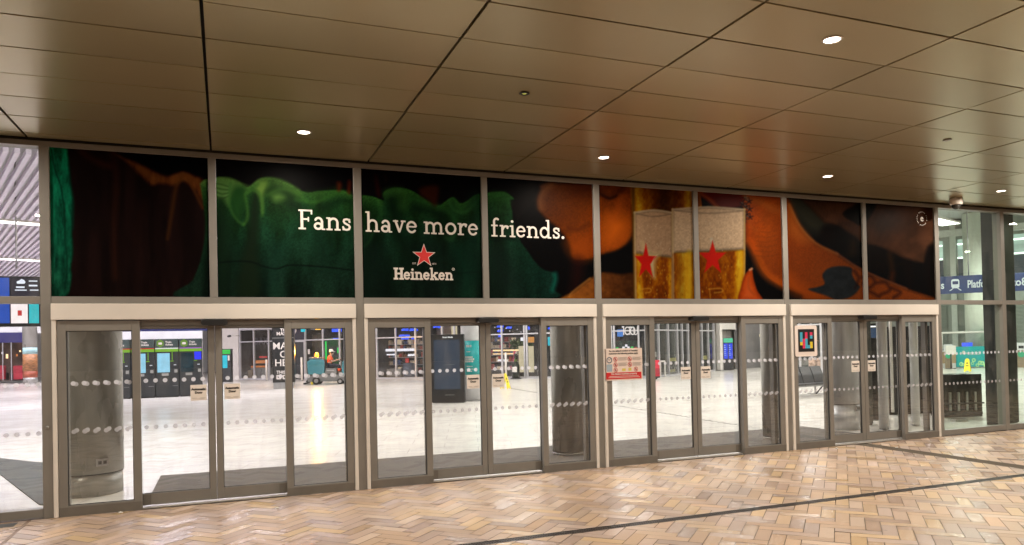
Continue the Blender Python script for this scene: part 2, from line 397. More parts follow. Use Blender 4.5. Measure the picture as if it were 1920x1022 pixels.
DLBL = {(0, 0): 'bright round downlight over the leftmost automatic door', (1, 0): 'bright round downlight above the beer glass poster', (2, 0): 'bright round downlight above the tattooed arm poster', (3, 0): 'bright round downlight beside the dome camera', (1, 1): 'largest bright round downlight, out in the second row of the soffit'}
for j in range(3):
    for k in range(-2, 6):
        if j == 2 and k in (-2, 5): continue
        downlight(.84+3.683*k, -1.09-3.78*j, DLBL.get((k, j), 'lit round downlight of the canopy soffit, out of the picture'), LIT*(1.3 if j > 0 and k > 1 else 1.12 if k > 1 else .85 if k < 1 and j == 0 else 1))
for x, y, lb in [(2.66, -2.97, 'small unlit dark spotlight in the middle of the soffit'), (8.15, -3.04, 'small pale round detector in the soffit near the right')]:
    t = thing('ceiling_detector', lb, 'detector', (x, y, ZC), 0, None)
    MB().lathe([(.026, -.002), (.045, -.003), (.05, -.01), (.03, -.014), (.026, -.006)], 20).build('ring', M_DARK if x < 4 else M_COLG, t)
    MB().lathe([(.024, -.004), (.02, -.008), (.001, -.009)], 16).build('eye', em('dim_eye', (200, 200, 90), .8) if x < 4 else M_COLG, t)
t = thing('dome_camera', 'white dome security camera under the soffit by the right window', 'camera', (11.72, -.42, ZC))
MB().lathe([(.02, -.001), (.10, -.002), (.105, -.03), (.10, -.10), (.085, -.115), (.01, -.116)], 24).build('housing', M_WHITE, t)
MB().lathe([(.075, -.117), (.07, -.15), (.05, -.18), (.02, -.195), (.001, -.198)], 24).build('dome', pm('smoked_dome', (.03, .03, .03), rough=.08, var=.1), t)

# ---------------------------------------------------------------- the facade
U = 1.696; X0 = -1.80
def XI(i): return X0+U*i
CL, GR_ = (.93, .94, .92), (.80, .92, .83)
M_BAYC = dotted_glass('dotted_glass_bay', CL, 2.7, 1.596, .1, 2.34, .05, .1); M_BAYG = dotted_glass('dotted_green_glass_bay', GR_, 2.4, 1.596, .1, 2.34, .05, .1)
M_SIDEG = dotted_glass('dotted_glass_sidelight', CL, 2.7, .645, .115, 2.03, .06, .105, (.026, .016, -.008)); M_LEAFG = dotted_glass('dotted_glass_leaf', CL, 2.7, .724, .16, 2.05, .06, .1003)
fac = thing('glazed_facade', 'bronze grey framed glass station front carrying posts, transom and side windows', 'glass facade', (0, 0, 0))
for i in list(range(-4, 1))+[2, 4, 6]+list(range(8, 15)):
    MB().rbox(XI(i)-.05, XI(i)+.05, 0, .16, 0, 4.052, r=.006, n=2).build('post', M_FRAME, fac)
for i in (1, 3, 5, 7):
    MB().rbox(XI(i)-.043, XI(i)+.043, .002, .14, 2.412, 4.052, r=.005, n=2).build('mullion', M_FRAME, fac)
a, z = XI(-4), XI(14)
MB().box(a-.05, z+.05, -.004, .16, 4.053, 4.11).build('head_rail', M_FRAME, fac, bevel=.004)
MB().box(a-.05, z+.05, .02, .15, 4.111, 4.224).build('dark_gap_filler', M_GASKET, fac)  # solid black strip added in the gap to stop hall light leaking through
for i in range(-4, 14):        # the transom, a length between each pair of full posts
    if i in (1, 3, 5, 7): continue
    j = i+2 if i in (0, 2, 4, 6) else i+1
    MB().box(XI(i)+.051, XI(j)-.051, .004, .15, 2.335, 2.411).build('transom', M_FRAME, fac, bevel=.003)
    if j == i+1:
        MB().box(XI(i)+.051, XI(j)-.051, .005, .12, .012, .105).build('bottom_rail', M_FRAME, fac, bevel=.003)
        gm = M_GREEN if i > 6 else M_GLASS
        l, r = XI(i)+.05, XI(j)-.05
        MB().quad((l, .07, .1), (r, .07, .1), (r, .07, 2.34), (l, .07, 2.34)).build('lower_pane', (M_BAYG if i > 6 else M_BAYC) if i in (-1, 8, 9) else gm, fac)
        MB().quad((l, .07, 2.41), (r, .07, 2.41), (r, .07, 4.053), (l, .07, 4.053)).build('upper_pane', gm, fac)
MB().lathe([(.018, 0), (.018, .006), (.012, .009), (.001, .009)], 16, M=Matrix.Translation((-1.80, 0, .985)) @ Matrix.Rotation(R(90), 4, 'X')).build('lock_cylinder', M_STEEL, fac)

# automatic doors: one built, three copied
def frame_ring(x0, x1, z0, z1, gx0, gx1, gz0, gz1, y0, y1):
    b = MB(); b.box(x0, gx0, y0, y1, z0, z1); b.box(gx1, x1, y0, y1, z0, z1)
    b.box(gx0+.0005, gx1-.0005, y0+.001, y1-.001, z0, gz0); b.box(gx0+.0005, gx1-.0005, y0+.001, y1-.001, gz1, z1); return b
def make_door():
    t = thing('automatic_door', 'x', 'sliding door', (XI(1), 0, 0), 0, 'automatic sliding doors along the station front')
    hw = 1.645
    MB().box(-hw, hw, -.035, .12, 2.152, 2.332).build('fascia', M_WHITE, t, bevel=.006)
    for s in (-1, 1):
        a, b_ = sorted((s*1.645, s*1.598)); MB().rbox(a, b_, -.022, .12, .003, 2.150, r=.012, n=3).build('jamb', M_WHITE, t)
    MB().box(-1.595, 1.595, .058, .2, 2.082, 2.15).build('track_box', M_RAIL, t)
    MB().box(-.80, .80, .04, .20, 0.001, .014).build('threshold', pm('alu_threshold', (.62, .58, .54), rough=.4, metal=.3, var=.08), t)
    for s in (-1, 1):
        a, b_ = sorted((s*1.594, s*.785)); ga, gb = sorted((s*1.51, s*.865))
        sl = frame_ring(a, b_, .004, 2.14, ga, gb, .115, 2.03, -.006, .055).build('sidelight', M_FRAME, t, bevel=.003)
        g = MB().quad((ga, .025, .115), (gb, .025, .115), (gb, .025, 2.03), (ga, .025, 2.03)).build('pane', M_SIDEG, sl)
        gk = frame_ring(ga, gb, .115, 2.03, ga+.007, gb-.007, .122, 2.023, .012, .03).build('gasket', M_GASKET, sl)
        MB().box(a+.002, b_-.002, -.012, -.0065, .004, .10).build('kick_plate', M_RAIL, sl)
        # sliding leaf behind
        a, b_ = sorted((s*.86, s*.004)); ga, gb = sorted((s*.80, s*.076))
        lf = frame_ring(a, b_, .03, 2.08, ga, gb, .16, 2.05, .085, .14).build('door_leaf', M_FRAME, t, bevel=.003)
        g = MB().quad((ga, .11, .16), (gb, .11, .16), (gb, .11, 2.05), (ga, .11, 2.05)).build('pane', M_LEAFG, lf)
        frame_ring(ga, gb, .16, 2.05, ga+.006, gb-.006, .166, 2.044, .098, .115).build('gasket', M_GASKET, lf)
        ea, eb = sorted((s*.785, s*.70)); MB().box(ea, eb, .0785, .084, .032, .15).build('end_cap', M_RAIL, lf)
        # inner pocket screen return seen through the sidelight
        ea, eb = sorted((s*1.575, s*1.52)); MB().box(ea, eb, .15, .24, .005, 2.08).build('inner_jamb', M_RAIL, t)
    MB().rbox(-.145, .145, -.075, .057, 2.078, 2.142, r=.028, n=5, ax='y').build('motion_sensor', M_BLACK, t, bevel=.006)
    return t
door0 = make_door()
dl = ['automatic door with ticket machines behind it, at the left', 'automatic door under the logo and slogan posters', 'automatic door with the red and white policy sign on its sidelight', 'automatic door with the coloured block tag on its sidelight']
doors = [door0]
for i in (1, 2, 3): c = copy_tree(door0); c.location = (XI(1+2*i), 0, 0); doors.append(c)
for d, l in zip(doors, dl): d['label'] = l

# door notices
M_PAPER = pm('notice_paper', (.80, .74, .69), rough=.6, var=.03)
where = ['the door with ticket machines behind', 'the door under the slogan', 'the door with the policy sign', 'the door with the coloured tag']
for i, d in enumerate(doors):
    for s, w in ((-1, 'left'), (1, 'right')):
        x = XI(1+2*i)+s*(.18 if i else .185)
        t = thing('door_notice', 'square paper notice on the %s leaf of %s' % (w, where[i]), 'notice', (x, .105, 1.20), 0, 'door notices stuck on the sliding leaves')
        MB().box(-.088, .088, -.003, 0, 0, .185).build('sheet', M_PAPER, t)
        text('Automatic', 'lettering', .036, M_TEXTD, t, (0, -.0045, .122), bold=.0022)
        text('Door', 'lettering', .036, M_TEXTD, t, (0, -.0045, .082), bold=.0022)
        for q0, q1, q2, q3 in ((-.075, -.02, .028, .031), (.01, .075, .028, .031), (-.06, .06, .018, .0205)): MB().box(q0, q1, -.0042, -.0035, q2, q3).build('small_print', pm('grey_print', (.3, .26, .24), rough=.6), t)

# policy sign
t = thing('policy_sign', 'white and red rules sign with prohibition symbols stuck on a door sidelight', 'sign', (5.355, -.016, 1.232))
MB().rbox(-.31, .31, -.006, .002, 0, .46, r=.012, ax='y').build('board', pm('sign_white', (.74, .62, .56), rough=.35, var=.02), t)
MB().box(-.29, .29, -.0085, -.0065, .02, .115).build('red_panel', pm('sign_red', (.55, .02, .025), rough=.4, var=.05), t)
text('For the safety & comfort of Translink', 'lettering', .031, M_TEXTD, t, (0, -.0075, .415), bold=.001)
text('customers the following policies apply', 'lettering', .031, M_TEXTD, t, (0, -.0075, .378), bold=.001)
text('This Station is private property', 'lettering', .034, M_TEXTW, t, (0, -.0095, .083), bold=.001)
MB().box(-.24, .24, -.0095, -.0088, .058, .064).build('small_print', M_TEXTW, t); MB().box(-.26, .26, -.0095, -.0088, .040, .046).build('small_print', M_TEXTW, t)
M_RED = pm('symbol_red', (.5, .03, .03), rough=.5); M_LB = pm('clock_blue', (.30, .38, .46), rough=.5)
def ring(b, x, z, r0, r1, y, n=20):
    for k in range(n):
        a0, a1 = 2*math.pi*k/n, 2*math.pi*(k+1)/n
        b.quad((x+r0*math.cos(a0), y, z+r0*math.sin(a0)), (x+r1*math.cos(a0), y, z+r1*math.sin(a0)), (x+r1*math.cos(a1), y, z+r1*math.sin(a1)), (x+r0*math.cos(a1), y, z+r0*math.sin(a1)))
syms = [(-.135, .305), (.10, .305), (-.135, .225), (.10, .225), (-.135, .15), (.20, .155)]
for k, (x, z) in enumerate(syms):
    b = MB(); ring(b, x, z, .026, .034, -.0085)
    b.quad((x-.024, -.0087, z+.018), (x-.018, -.0087, z+.024), (x+.024, -.0087, z-.018), (x+.018, -.0087, z-.024)); sy = b.build('prohibition_symbol', M_RED, t)
    g = MB(); g.prism([(x-.005, z-.018), (x+.006, z-.018), (x+.006, z-.006), (x+.014, z-.006), (x+.014, z+.001), (x+.006, z+.001), (x+.006, z+.014), (x-.005, z+.014), (x-.005, z+.001), (x-.014, z+.001), (x-.014, z-.006), (x-.005, z-.006)], -.0082, -.0076); g.build('pictogram', M_TEXTD, sy)
    if k < 4:
        for q in range(4): MB().box(x+.045, x+.045+.15-.02*(q % 2), -.0078, -.0072, z+.022-.013*q, z+.027-.013*q).build('small_print', MATS['grey_print'], t)
b = MB(); ring(b, -.235, .295, .032, .045, -.0085, 24); b.quad((-.24, -.0086, .293), (-.23, -.0086, .293), (-.21, -.0086, .315), (-.216, -.0086, .318)); b.quad((-.24, -.0086, .293), (-.232, -.0086, .289), (-.252, -.0086, .312), (-.258, -.0086, .308)); b.build('clock_symbol', pm('clock_dark', (.06, .10, .15), rough=.5), t)
MB().box(-.28, -.19, -.0078, -.0072, .13, .235).build('hours_panel', M_LB, t)
MB().box(-.03, .03, -.0078, -.0072, .135, .17).build('yellow_panel', pm('sign_yellow', (.62, .50, .10), rough=.5), t); MB().box(.075, .125, -.0078, -.0072, .135, .175).build('yellow_panel', MATS['sign_yellow'], t)

# coloured tag plate
t = thing('tag_plate', 'pale rounded plate with black square of cyan, pink and yellow blocks, on door sidelight', 'sign', (8.725, -.016, 1.49))
MB().rbox(-.225, .225, -.008, .002, 0, .50, r=.035, n=5, ax='y').build('plate', pm('plate_white', (.78, .69, .65), rough=.3, var=.02), t)
MB().box(-.165, .165, -.0105, -.0085, .075, .44).build('black_field', pm('tag_black', (.008, .008, .01), rough=.4), t)
for nm, c, cells in (('cyan_blocks', (.05, .36, .52), [(0, 1, 2, 5), (2, 3, 0, 3), (3, 4, 0, 1), (4, 5, 3, 4)]), ('pink_blocks', (.62, .03, .10), [(1, 2, 0, 3), (2, 3, 3, 5), (4, 5, 4, 5)]), ('yellow_blocks', (.68, .52, .03), [(0, 1, 1, 2), (4, 5, 0, 2)])):
    for x0, x1, z0, z1 in cells: MB().box(-.128+.051*x0, -.128+.051*x1, -.0125, -.0110, .13+.052*z0, .13+.052*z1).build(nm[:-1], pm(nm, c, rough=.4, var=.02), t)

# ---------------------------------------------------------------- printed window posters
def vnoise(x, y, seed=0):
    xi = np.floor(x).astype(np.int64); yi = np.floor(y).astype(np.int64); fx = x-xi; fy = y-yi
    fx = fx*fx*(3-2*fx); fy = fy*fy*(3-2*fy)
    def h(a, b):
        n = (a*374761393+b*668265263+seed*1442695041) & 0x7fffffff; n = (n ^ (n >> 13))*1274126177 & 0x7fffffff; return ((n ^ (n >> 16)) & 0xffff)/65535.
    return (h(xi, yi)*(1-fx)+h(xi+1, yi)*fx)*(1-fy)+(h(xi, yi+1)*(1-fx)+h(xi+1, yi+1)*fx)*fy
def fbm(x, y, seed=0, o=3):
    s = 0; a = .5; t = 0
    for k in range(o): s = s+a*vnoise(x*2**k, y*2**k, seed+k*17); t += a; a *= .55
    return np.clip((s/t-.5)*1.9+.5, 0, 1)
def smooth_poly(P, n=5, closed=True):
    P = [np.array(p, float) for p in P]; out = []; m = len(P)
    for i in range(m if closed else m-1):
        p0 = P[(i-1) % m] if closed or i > 0 else P[i]; p1 = P[i]; p2 = P[(i+1) % m]; p3 = P[(i+2) % m] if closed or i+2 < m else P[min(i+1, m-1)]
        for k in range(n):
            t = k/n; out.append(.5*((2*p1)+(p2-p0)*t+(2*p0-5*p1+4*p2-p3)*t*t+(3*p1-p0-3*p2+p3)*t**3))
    if not closed: out.append(P[-1])
    return np.array(out)
def seg_d(X, Y, a, b):
    dx, dy = b[0]-a[0], b[1]-a[1]; q = dx*dx+dy*dy+1e-9
    t = np.clip(((X-a[0])*dx+(Y-a[1])*dy)/q, 0, 1); return np.hypot(X-a[0]-t*dx, Y-a[1]-t*dy)
def poly_sd(X, Y, P):
    d = np.full(X.shape, 1e9); ins = np.zeros(X.shape, bool); m = len(P)
    for i in range(m):
        a, b = P[i], P[(i+1) % m]; d = np.minimum(d, seg_d(X, Y, a, b))
        c = (a[1] > Y) != (b[1] > Y)
        with np.errstate(divide='ignore', invalid='ignore'):
            c &= X < (b[0]-a[0])*(Y-a[1])/(b[1]-a[1]+1e-12)+a[0]
        ins ^= c
    return np.where(ins, -d, d)
class Art:
    """paints the print in picture units across the eight panes"""
    def __init__(s, X, Y): s.X, s.Y = X, Y; s.C = np.zeros((len(X), 3)); s.C[:] = (9, 7, 8)
    def sel(s, P, mrg):
        lo = P.min(0)-mrg; hi = P.max(0)+mrg
        return np.nonzero((s.X > lo[0]) & (s.X < hi[0]) & (s.Y > lo[1]) & (s.Y < hi[1]))[0]
    def mix(s, i, m, c):
        m = np.clip(m, 0, 1)[:, None]; s.C[i] = s.C[i]*(1-m)+np.asarray(c)*m
    def poly(s, P, col, soft=1.5, sm=True, a=1.):
        P = smooth_poly(P) if sm else np.array(P, float)
        i = s.sel(P, soft*2)
        if not len(i): return
        x, y = s.X[i], s.Y[i]; d = poly_sd(x, y, P)
        c = col(x, y, -d) if callable(col) else np.tile(np.array(col, float), (len(i), 1))
        s.mix(i, a*(.5-d/(2*soft)), c)
    def line(s, P, col, w, soft=1.5, a=1., taper=False):
        P = smooth_poly(P, closed=False); i = s.sel(P, w+soft*2)
        if not len(i): return
        x, y = s.X[i], s.Y[i]; d = np.full(x.shape, 1e9); n = len(P)
        for k in range(n-1):
            ww = w*(1-.8*k/n) if taper else w
            d = np.minimum(d, seg_d(x, y, P[k], P[k+1])-ww)
        s.mix(i, a*(.5-d/(2*soft)), np.tile(np.array(col, float), (len(i), 1)))
def ramp(t, stops):
    t = np.clip(t, 0, 1); xs = [q[0] for q in stops]
    return np.stack([np.interp(t, xs, [q[1][k] for q in stops]) for k in range(3)], -1)
def star(cx, cy, r, ax=1.):
    return [(cx+ax*(r if k % 2 == 0 else r*.40)*math.sin(math.pi*k/5), cy-(r if k % 2 == 0 else r*.40)*math.cos(math.pi*k/5)) for k in range(10)]
def paint(A):
    X, Y = A.X, A.Y
    al = np.arange(len(X))
    # pane 1: brown hanging cloth in the dark
    A.poly([(85, 270), (392, 280), (392, 560), (85, 560)], lambda x, y, d: np.array([30, 15, 14])*(.75+.5*fbm(x/22, y/120, 3))[:, None], 2, False)
    A.poly([(215, 270), (395, 280), (395, 336), (372, 333), (345, 322), (310, 330), (268, 310), (232, 295)], (5, 4, 6), 3)
    A.line([(150, 282), (175, 300), (205, 312)], (72, 32, 18), 5, 6, .75); A.line([(208, 282), (218, 330), (214, 420), (216, 520)], (66, 30, 20), 4, 8, .75)
    A.poly([(203, 281), (222, 291), (262, 308), (308, 329), (330, 325), (345, 322), (364, 330), (382, 340), (384, 386), (368, 360), (345, 340), (326, 348), (300, 344), (284, 347), (262, 328), (240, 306)],
           lambda x, y, d: ramp(fbm(x/9, y/24, 5)*.6+.2*np.clip(d/9, 0, 1)+.2, [(0, (44, 18, 9)), (.5, (104, 50, 20)), (1, (140, 76, 32))]), 4)
    A.line([(342, 330), (330, 352), (322, 400), (314, 448)], (104, 56, 22), 3.5, 5, .8, True); A.line([(352, 334), (366, 362), (380, 390)], (104, 52, 20), 2.2, 3, .8)
    A.line([(330, 336), (344, 327), (362, 335), (380, 352)], (118, 62, 26), 2.5, 3, .8); A.line([(270, 380), (256, 450)], (36, 17, 13), 6, 8, .6)
    def strip(x, y, d):
        n = fbm(x/7, y/26, 9)+.35*fbm(x/3, y/5, 11)-.17; t = (y-276)/280
        c = ramp(t+.25*(n-.5), [(0, (18, 128, 88)), (.35, (14, 108, 76)), (.7, (14, 84, 60)), (1, (26, 86, 62))]); c = c*(.62+.75*n)[:, None]; return c*np.clip(.45+d/9, .4, 1)[:, None]
    A.poly([(84, 268), (124, 275), (128, 290), (131, 320), (133, 345), (138, 380), (136, 430), (138, 470), (134, 500), (135, 522), (124, 558), (84, 560)], strip, 2)
    A.line([(96, 280), (103, 318), (114, 350), (121, 400), (122, 450), (126, 490), (122, 540)], (6, 42, 30), 1.2, 1.6, .9); A.line([(128, 290), (133, 345), (138, 380), (137, 430)], (8, 60, 46), 1.2, 2, .7)
    # panes 2 to 4: the green cloth
    top = [(376, 345), (384, 337), (405, 333), (430, 335), (448, 342), (462, 350), (470, 348), (480, 340), (492, 334), (506, 333), (524, 337), (545, 346), (562, 357), (580, 361), (600, 358), (640, 357), (658, 365), (680, 366), (700, 369), (720, 376), (718, 363), (730, 354), (748, 352), (768, 356), (788, 367), (806, 379), (824, 385), (836, 377), (850, 370), (862, 381), (874, 378), (890, 366), (908, 362), (932, 360), (948, 361), (964, 373), (956, 376)]
    edge = [(960, 396), (963, 420), (972, 446), (990, 472), (1004, 492), (1020, 506), (1040, 512), (1043, 522), (1038, 542), (1024, 560)]
    tp = smooth_poly(top, closed=False)
    def cloth(x, y, d):
        yt = np.interp(x, tp[:, 0], np.minimum.accumulate(tp[:, 1][::-1])[::-1]*0+tp[:, 1]); h = y-yt
        n = fbm(x/26, y/110, 21); f = fbm(x/2.2, y/2.2, 23, 2)
        base = ramp((y-362)/180+.35*(n-.5), [(0, (42, 92, 36)), (.22, (32, 74, 34)), (.55, (28, 66, 42)), (1, (28, 52, 38))])
        base = base*(.40+.58*n)[:, None]
        wv = .5+.5*np.sin(x/17+3*fbm(x/60, y/80, 26)); wd = 9+15*fbm(x/22, y*0, 25)
        rim = np.exp(-(np.clip(h, 0, 200)/wd)**1.5)*(.65+.35*wv); L = np.clip((720-x)/300, 0, 1)
        rc = ramp(L, [(0, (58, 112, 44)), (1, (98, 132, 58))]); k = np.clip(rim, 0, 1)[:, None]
        c = base*(1-k)+rc*k
        tr = np.clip((x-940)/100, 0, 1)[:, None]; c = c*(1-.55*tr)+np.array([16, 50, 42])*.55*tr
        return c*(.80+.36*f)[:, None]
    A.poly([(345, 560), (362, 525), (378, 480), (385, 420), (376, 350)]+top+edge+[(700, 566)], cloth, 1.6)
    # folds
    A.poly([(474, 364), (484, 364), (486, 420), (484, 470), (486, 556), (446, 556), (452, 490), (464, 440), (468, 400)], (24, 36, 22), 7, True, .85)
    A.poly([(405, 380), (424, 384), (436, 440), (430, 556), (404, 556)], (24, 44, 28), 12, True, .6)
    A.poly([(405, 336), (440, 340), (452, 352), (436, 366), (428, 386), (418, 372), (404, 368)], (86, 122, 58), 5, True, .8)
    A.poly([(438, 352), (458, 350), (460, 366), (454, 392), (450, 410), (438, 402), (433, 380)], (34, 72, 30), 6, True, .85)
    for k in range(7): A.line([(405, 344+4*k), (416, 346+4.4*k), (428, 350+3*k)], (106, 138, 78) if k % 2 else (40, 60, 28), .8, 1.4, .7)
    A.poly([(484, 340), (500, 338), (504, 352), (494, 366), (492, 398), (488, 372), (478, 354)], (116, 148, 62), 5, True, .85)
    A.poly([(500, 352), (524, 348), (548, 356), (560, 372), (540, 380), (510, 376)], (30, 60, 20), 6, True, .8)
    A.poly([(508, 366), (524, 360), (536, 372), (516, 380)], (98, 134, 60), 5, True, .65)
    for P, c, w, s_, a in [
        ([(432, 346), (429, 372), (434, 396), (446, 414), (457, 421)], (62, 108, 46), 1.3, 2.2, .9), ([(457, 421), (464, 408), (463, 384), (460, 366), (470, 354), (484, 346)], (70, 116, 46), 1.5, 2.4, .9),
        ([(463, 362), (474, 357), (486, 362), (492, 380), (492, 404)], (72, 118, 46), 1.4, 2.2, .85), ([(410, 333), (432, 334), (456, 345), (470, 348), (486, 336), (506, 333), (530, 338), (562, 356)], (98, 134, 62), 1.2, 1.8, .6),
        ([(500, 366), (520, 356), (542, 356), (560, 364), (574, 376)], (78, 122, 46), 1.6, 3, .75), ([(505, 343), (528, 344), (556, 360)], (84, 126, 44), 4, 6, .5),
        ([(556, 374), (585, 380), (612, 372), (640, 360), (656, 362)], (66, 118, 44), 1.8, 3, .8), ([(575, 366), (606, 364), (634, 358)], (40, 78, 28), 5, 6, .6), ([(610, 388), (640, 376), (664, 380)], (14, 36, 18), 8, 9, .8),
        ([(545, 382), (570, 400), (560, 440)], (14, 34, 18), 8, 10, .7), ([(520, 470), (512, 520), (516, 550)], (26, 60, 46), 12, 18, .5), ([(600, 440), (604, 500)], (16, 34, 24), 14, 18, .5),
        ([(724, 374), (716, 392), (706, 420), (694, 450), (684, 462)], (40, 84, 42), 1.3, 2.2, .75), ([(732, 372), (738, 400), (748, 440), (764, 476), (768, 500)], (12, 28, 16), 12, 12, .85), ([(726, 362), (742, 358), (758, 366), (756, 386)], (62, 110, 48), 5, 6, .65),
        ([(770, 372), (796, 378), (824, 388), (842, 398), (852, 412)], (40, 88, 38), 3.5, 4, .75), ([(778, 390), (812, 398), (836, 414), (842, 440)], (14, 34, 18), 7, 8, .8), ([(842, 376), (848, 390), (862, 398), (878, 394), (892, 378)], (56, 108, 52), 1.6, 2.4, .85), ([(850, 378), (864, 388), (880, 384)], (34, 74, 34), 5, 5, .7), ([(847, 386), (852, 420), (846, 446)], (40, 88, 46), 2, 3, .6),
        ([(836, 446), (846, 450), (852, 440)], (50, 96, 54), 2, 3, .6), ([(892, 372), (902, 400), (888, 440), (894, 520)], (10, 36, 26), 12, 14, .6), ([(700, 470), (706, 540)], (14, 26, 20), 20, 20, .7), ([(800, 470), (812, 540)], (16, 26, 22), 26, 24, .6), ([(860, 470), (874, 520), (872, 552)], (14, 54, 38), 12, 14, .6),
        ([(924, 364), (944, 366), (954, 380)], (46, 98, 46), 4, 5, .65), ([(930, 390), (946, 398), (958, 396)], (40, 84, 44), 1.2, 2.5, .5), ([(930, 452), (950, 446), (968, 450)], (10, 20, 16), 2, 4, .8), ([(930, 480), (950, 530)], (22, 32, 28), 20, 20, .6), ([(1041, 514), (1042, 524), (1036, 544)], (22, 110, 92), 2, 4, .85),
        ([(405, 493), (440, 490), (470, 491), (500, 501), (520, 504), (545, 497), (600, 500), (664, 507)], (8, 16, 12), 1.2, 1.6, .85), ([(664, 507), (740, 512), (820, 514), (900, 510)], (10, 22, 16), 1.0, 2, .5)]:
        if c[1] > 72: w, s_, a = w*1.2, s_*1.5, a*.9
        A.line(P, c, w, s_, a)
    # warm shapes in the dark behind the cloth
    for P, c, a in [([(632, 342), (640, 344), (638, 357), (633, 357)], (104, 34, 14), .8), ([(653, 340), (658, 342), (656, 362), (652, 360)], (118, 36, 16), .8), ([(702, 328), (708, 332), (714, 366), (706, 364)], (52, 14, 12), .8), ([(786, 352), (822, 348), (818, 386), (802, 376), (788, 366)], (60, 24, 12), .8), ([(720, 326), (726, 334), (724, 342)], (44, 20, 18), .7)]:
        A.poly(P, c, 4, True, a)
    for k in range(14): A.line([(958+k, 384+2*k), (975+1.5*k, 366+1.5*k), (1002, 352+1.8*k)], (22, 16, 15), .8, 1.2, .8)
    # panes 4 and 5: a face in profile
    def face(x, y, d):
        t = np.clip((x-1010)/175, 0, 1)*.55+np.clip((y-345)/140, 0, 1)*.35+.10*(fbm(x/26, y/30, 31)-.5)
        c = ramp(t, [(0, (84, 40, 18)), (.3, (92, 38, 12)), (.6, (124, 48, 10)), (.85, (158, 62, 12)), (1, (144, 54, 10))]); return c*np.clip(.55+d/14, .55, 1)[:, None]*(.9+.2*fbm(x/2.5, y/2.5, 33))[:, None]
    A.poly([(1028, 342), (1190, 346), (1190, 350), (1186, 400), (1184, 442), (1166, 464), (1136, 476), (1122, 480), (1108, 486), (1080, 488), (1070, 478), (1066, 456), (1046, 430), (1024, 412), (1010, 396), (1006, 376), (1012, 358)], face, 2.5)
    A.line([(1034, 346), (1020, 358), (1013, 374), (1014, 388)], (138, 78, 42), 4, 9, .8); A.poly([(1132, 408), (1160, 398), (1184, 410), (1182, 440), (1150, 462), (1130, 452)], (196, 84, 16), 14, True, .7); A.poly([(1060, 452), (1108, 446), (1110, 482), (1078, 486)], (146, 58, 12), 12, True, .6)
    A.line([(1120, 356), (1140, 370), (1158, 362), (1166, 352)], (60, 22, 10), 4, 6, .8); A.line([(1126, 364), (1142, 372), (1156, 367)], (28, 10, 6), 1.6, 2.5, .85)
    A.line([(1066, 428), (1084, 430), (1104, 420)], (72, 28, 8), 2, 4, .7); A.line([(1166, 372), (1160, 396), (1150, 410)], (190, 78, 20), 4, 8, .5); A.poly([(1068, 345), (1112, 345), (1110, 366), (1080, 372), (1062, 360)], (70, 26, 12), 10, True, .55)
    A.line([(1084, 492), (1082, 520), (1076, 556)], (44, 12, 10), 10, 10, .6)
    # lower hand
    def hand(x, y, d):
        t = (x-1060)/130+.3*(fbm(x/10, y/8, 41)-.5); c = ramp(t, [(0, (168, 92, 32)), (.35, (140, 72, 26)), (.6, (104, 52, 20)), (1, (66, 30, 10))]); return c*np.clip(.5+d/12, .5, 1)[:, None]
    A.poly([(1054, 564), (1078, 544), (1108, 520), (1124, 511), (1140, 510), (1164, 513), (1192, 514), (1194, 564)], hand, 2)
    A.line([(1148, 520), (1152, 540), (1146, 556)], (74, 34, 12), 1.5, 3, .7); A.line([(1160, 526), (1166, 548)], (84, 40, 14), 1.5, 3, .6); A.line([(1068, 556), (1074, 547), (1106, 522)], (204, 124, 54), 1.2, 2.5, .7)
    # background behind the arm
    A.poly([(1470, 366), (1545, 372), (1560, 420), (1530, 440), (1500, 420)], (40, 36, 28), 10, True, .8)
    def paper(x, y, d): return np.array([74, 42, 28])*(.75+.35*fbm(x/30, y/30, 51)+.12*((x/2.2 % 1) > .5))[:, None]*np.clip(.6+d/18, .6, 1)[:, None]
    A.poly([(1500, 372), (1760, 388), (1752, 462), (1742, 464), (1733, 494), (1700, 488), (1660, 468), (1616, 456), (1572, 424), (1545, 418), (1520, 392)], paper, 2.5, False)
    A.poly([(1580, 402), (1596, 388), (1616, 380), (1642, 382), (1634, 402), (1616, 422), (1600, 416)], (9, 7, 8), 2.5)
    for P in ([(1545, 424), (1566, 428), (1560, 462), (1540, 450)], [(1590, 444), (1606, 450), (1604, 476)], [(1630, 464), (1656, 470), (1664, 512), (1632, 500)], [(1690, 490), (1712, 494), (1708, 540)], [(1738, 470), (1756, 462), (1756, 556), (1736, 530)]): A.poly(P, (14, 8, 8), 5, True, .9)
    A.line([(1674, 512), (1672, 530), (1680, 546)], (98, 40, 16), 3, 7, .7); A.line([(1668, 476), (1672, 500)], (70, 36, 14), 3, 7, .7); A.line([(1600, 456), (1598, 474)], (60, 34, 12), 4, 8, .6)
    # right arm
    def arm(x, y, d):
        t = .12*(fbm(x/24, y/34, 61)-.5)+np.clip((x-1390)/220, 0, 1)*.55+np.clip((y-370)/180, 0, 1)*.12
        c = ramp(t, [(0, (164, 60, 10)), (.16, (130, 50, 12)), (.36, (114, 44, 12)), (.6, (124, 52, 16)), (.8, (122, 54, 22)), (1, (104, 54, 38))]); return c*np.clip(.55+d/16, .55, 1)[:, None]*(.93+.14*fbm(x/2, y/2, 63))[:, None]
    A.poly([(1300, 354), (1460, 362), (1478, 372), (1494, 410), (1512, 438), (1536, 458), (1562, 470), (1602, 496), (1650, 520), (1700, 540), (1752, 566), (1530, 566), (1502, 553), (1484, 545), (1470, 540), (1444, 524), (1428, 505), (1420, 486), (1406, 460), (1398, 442), (1396, 400), (1380, 380)], arm, 2)
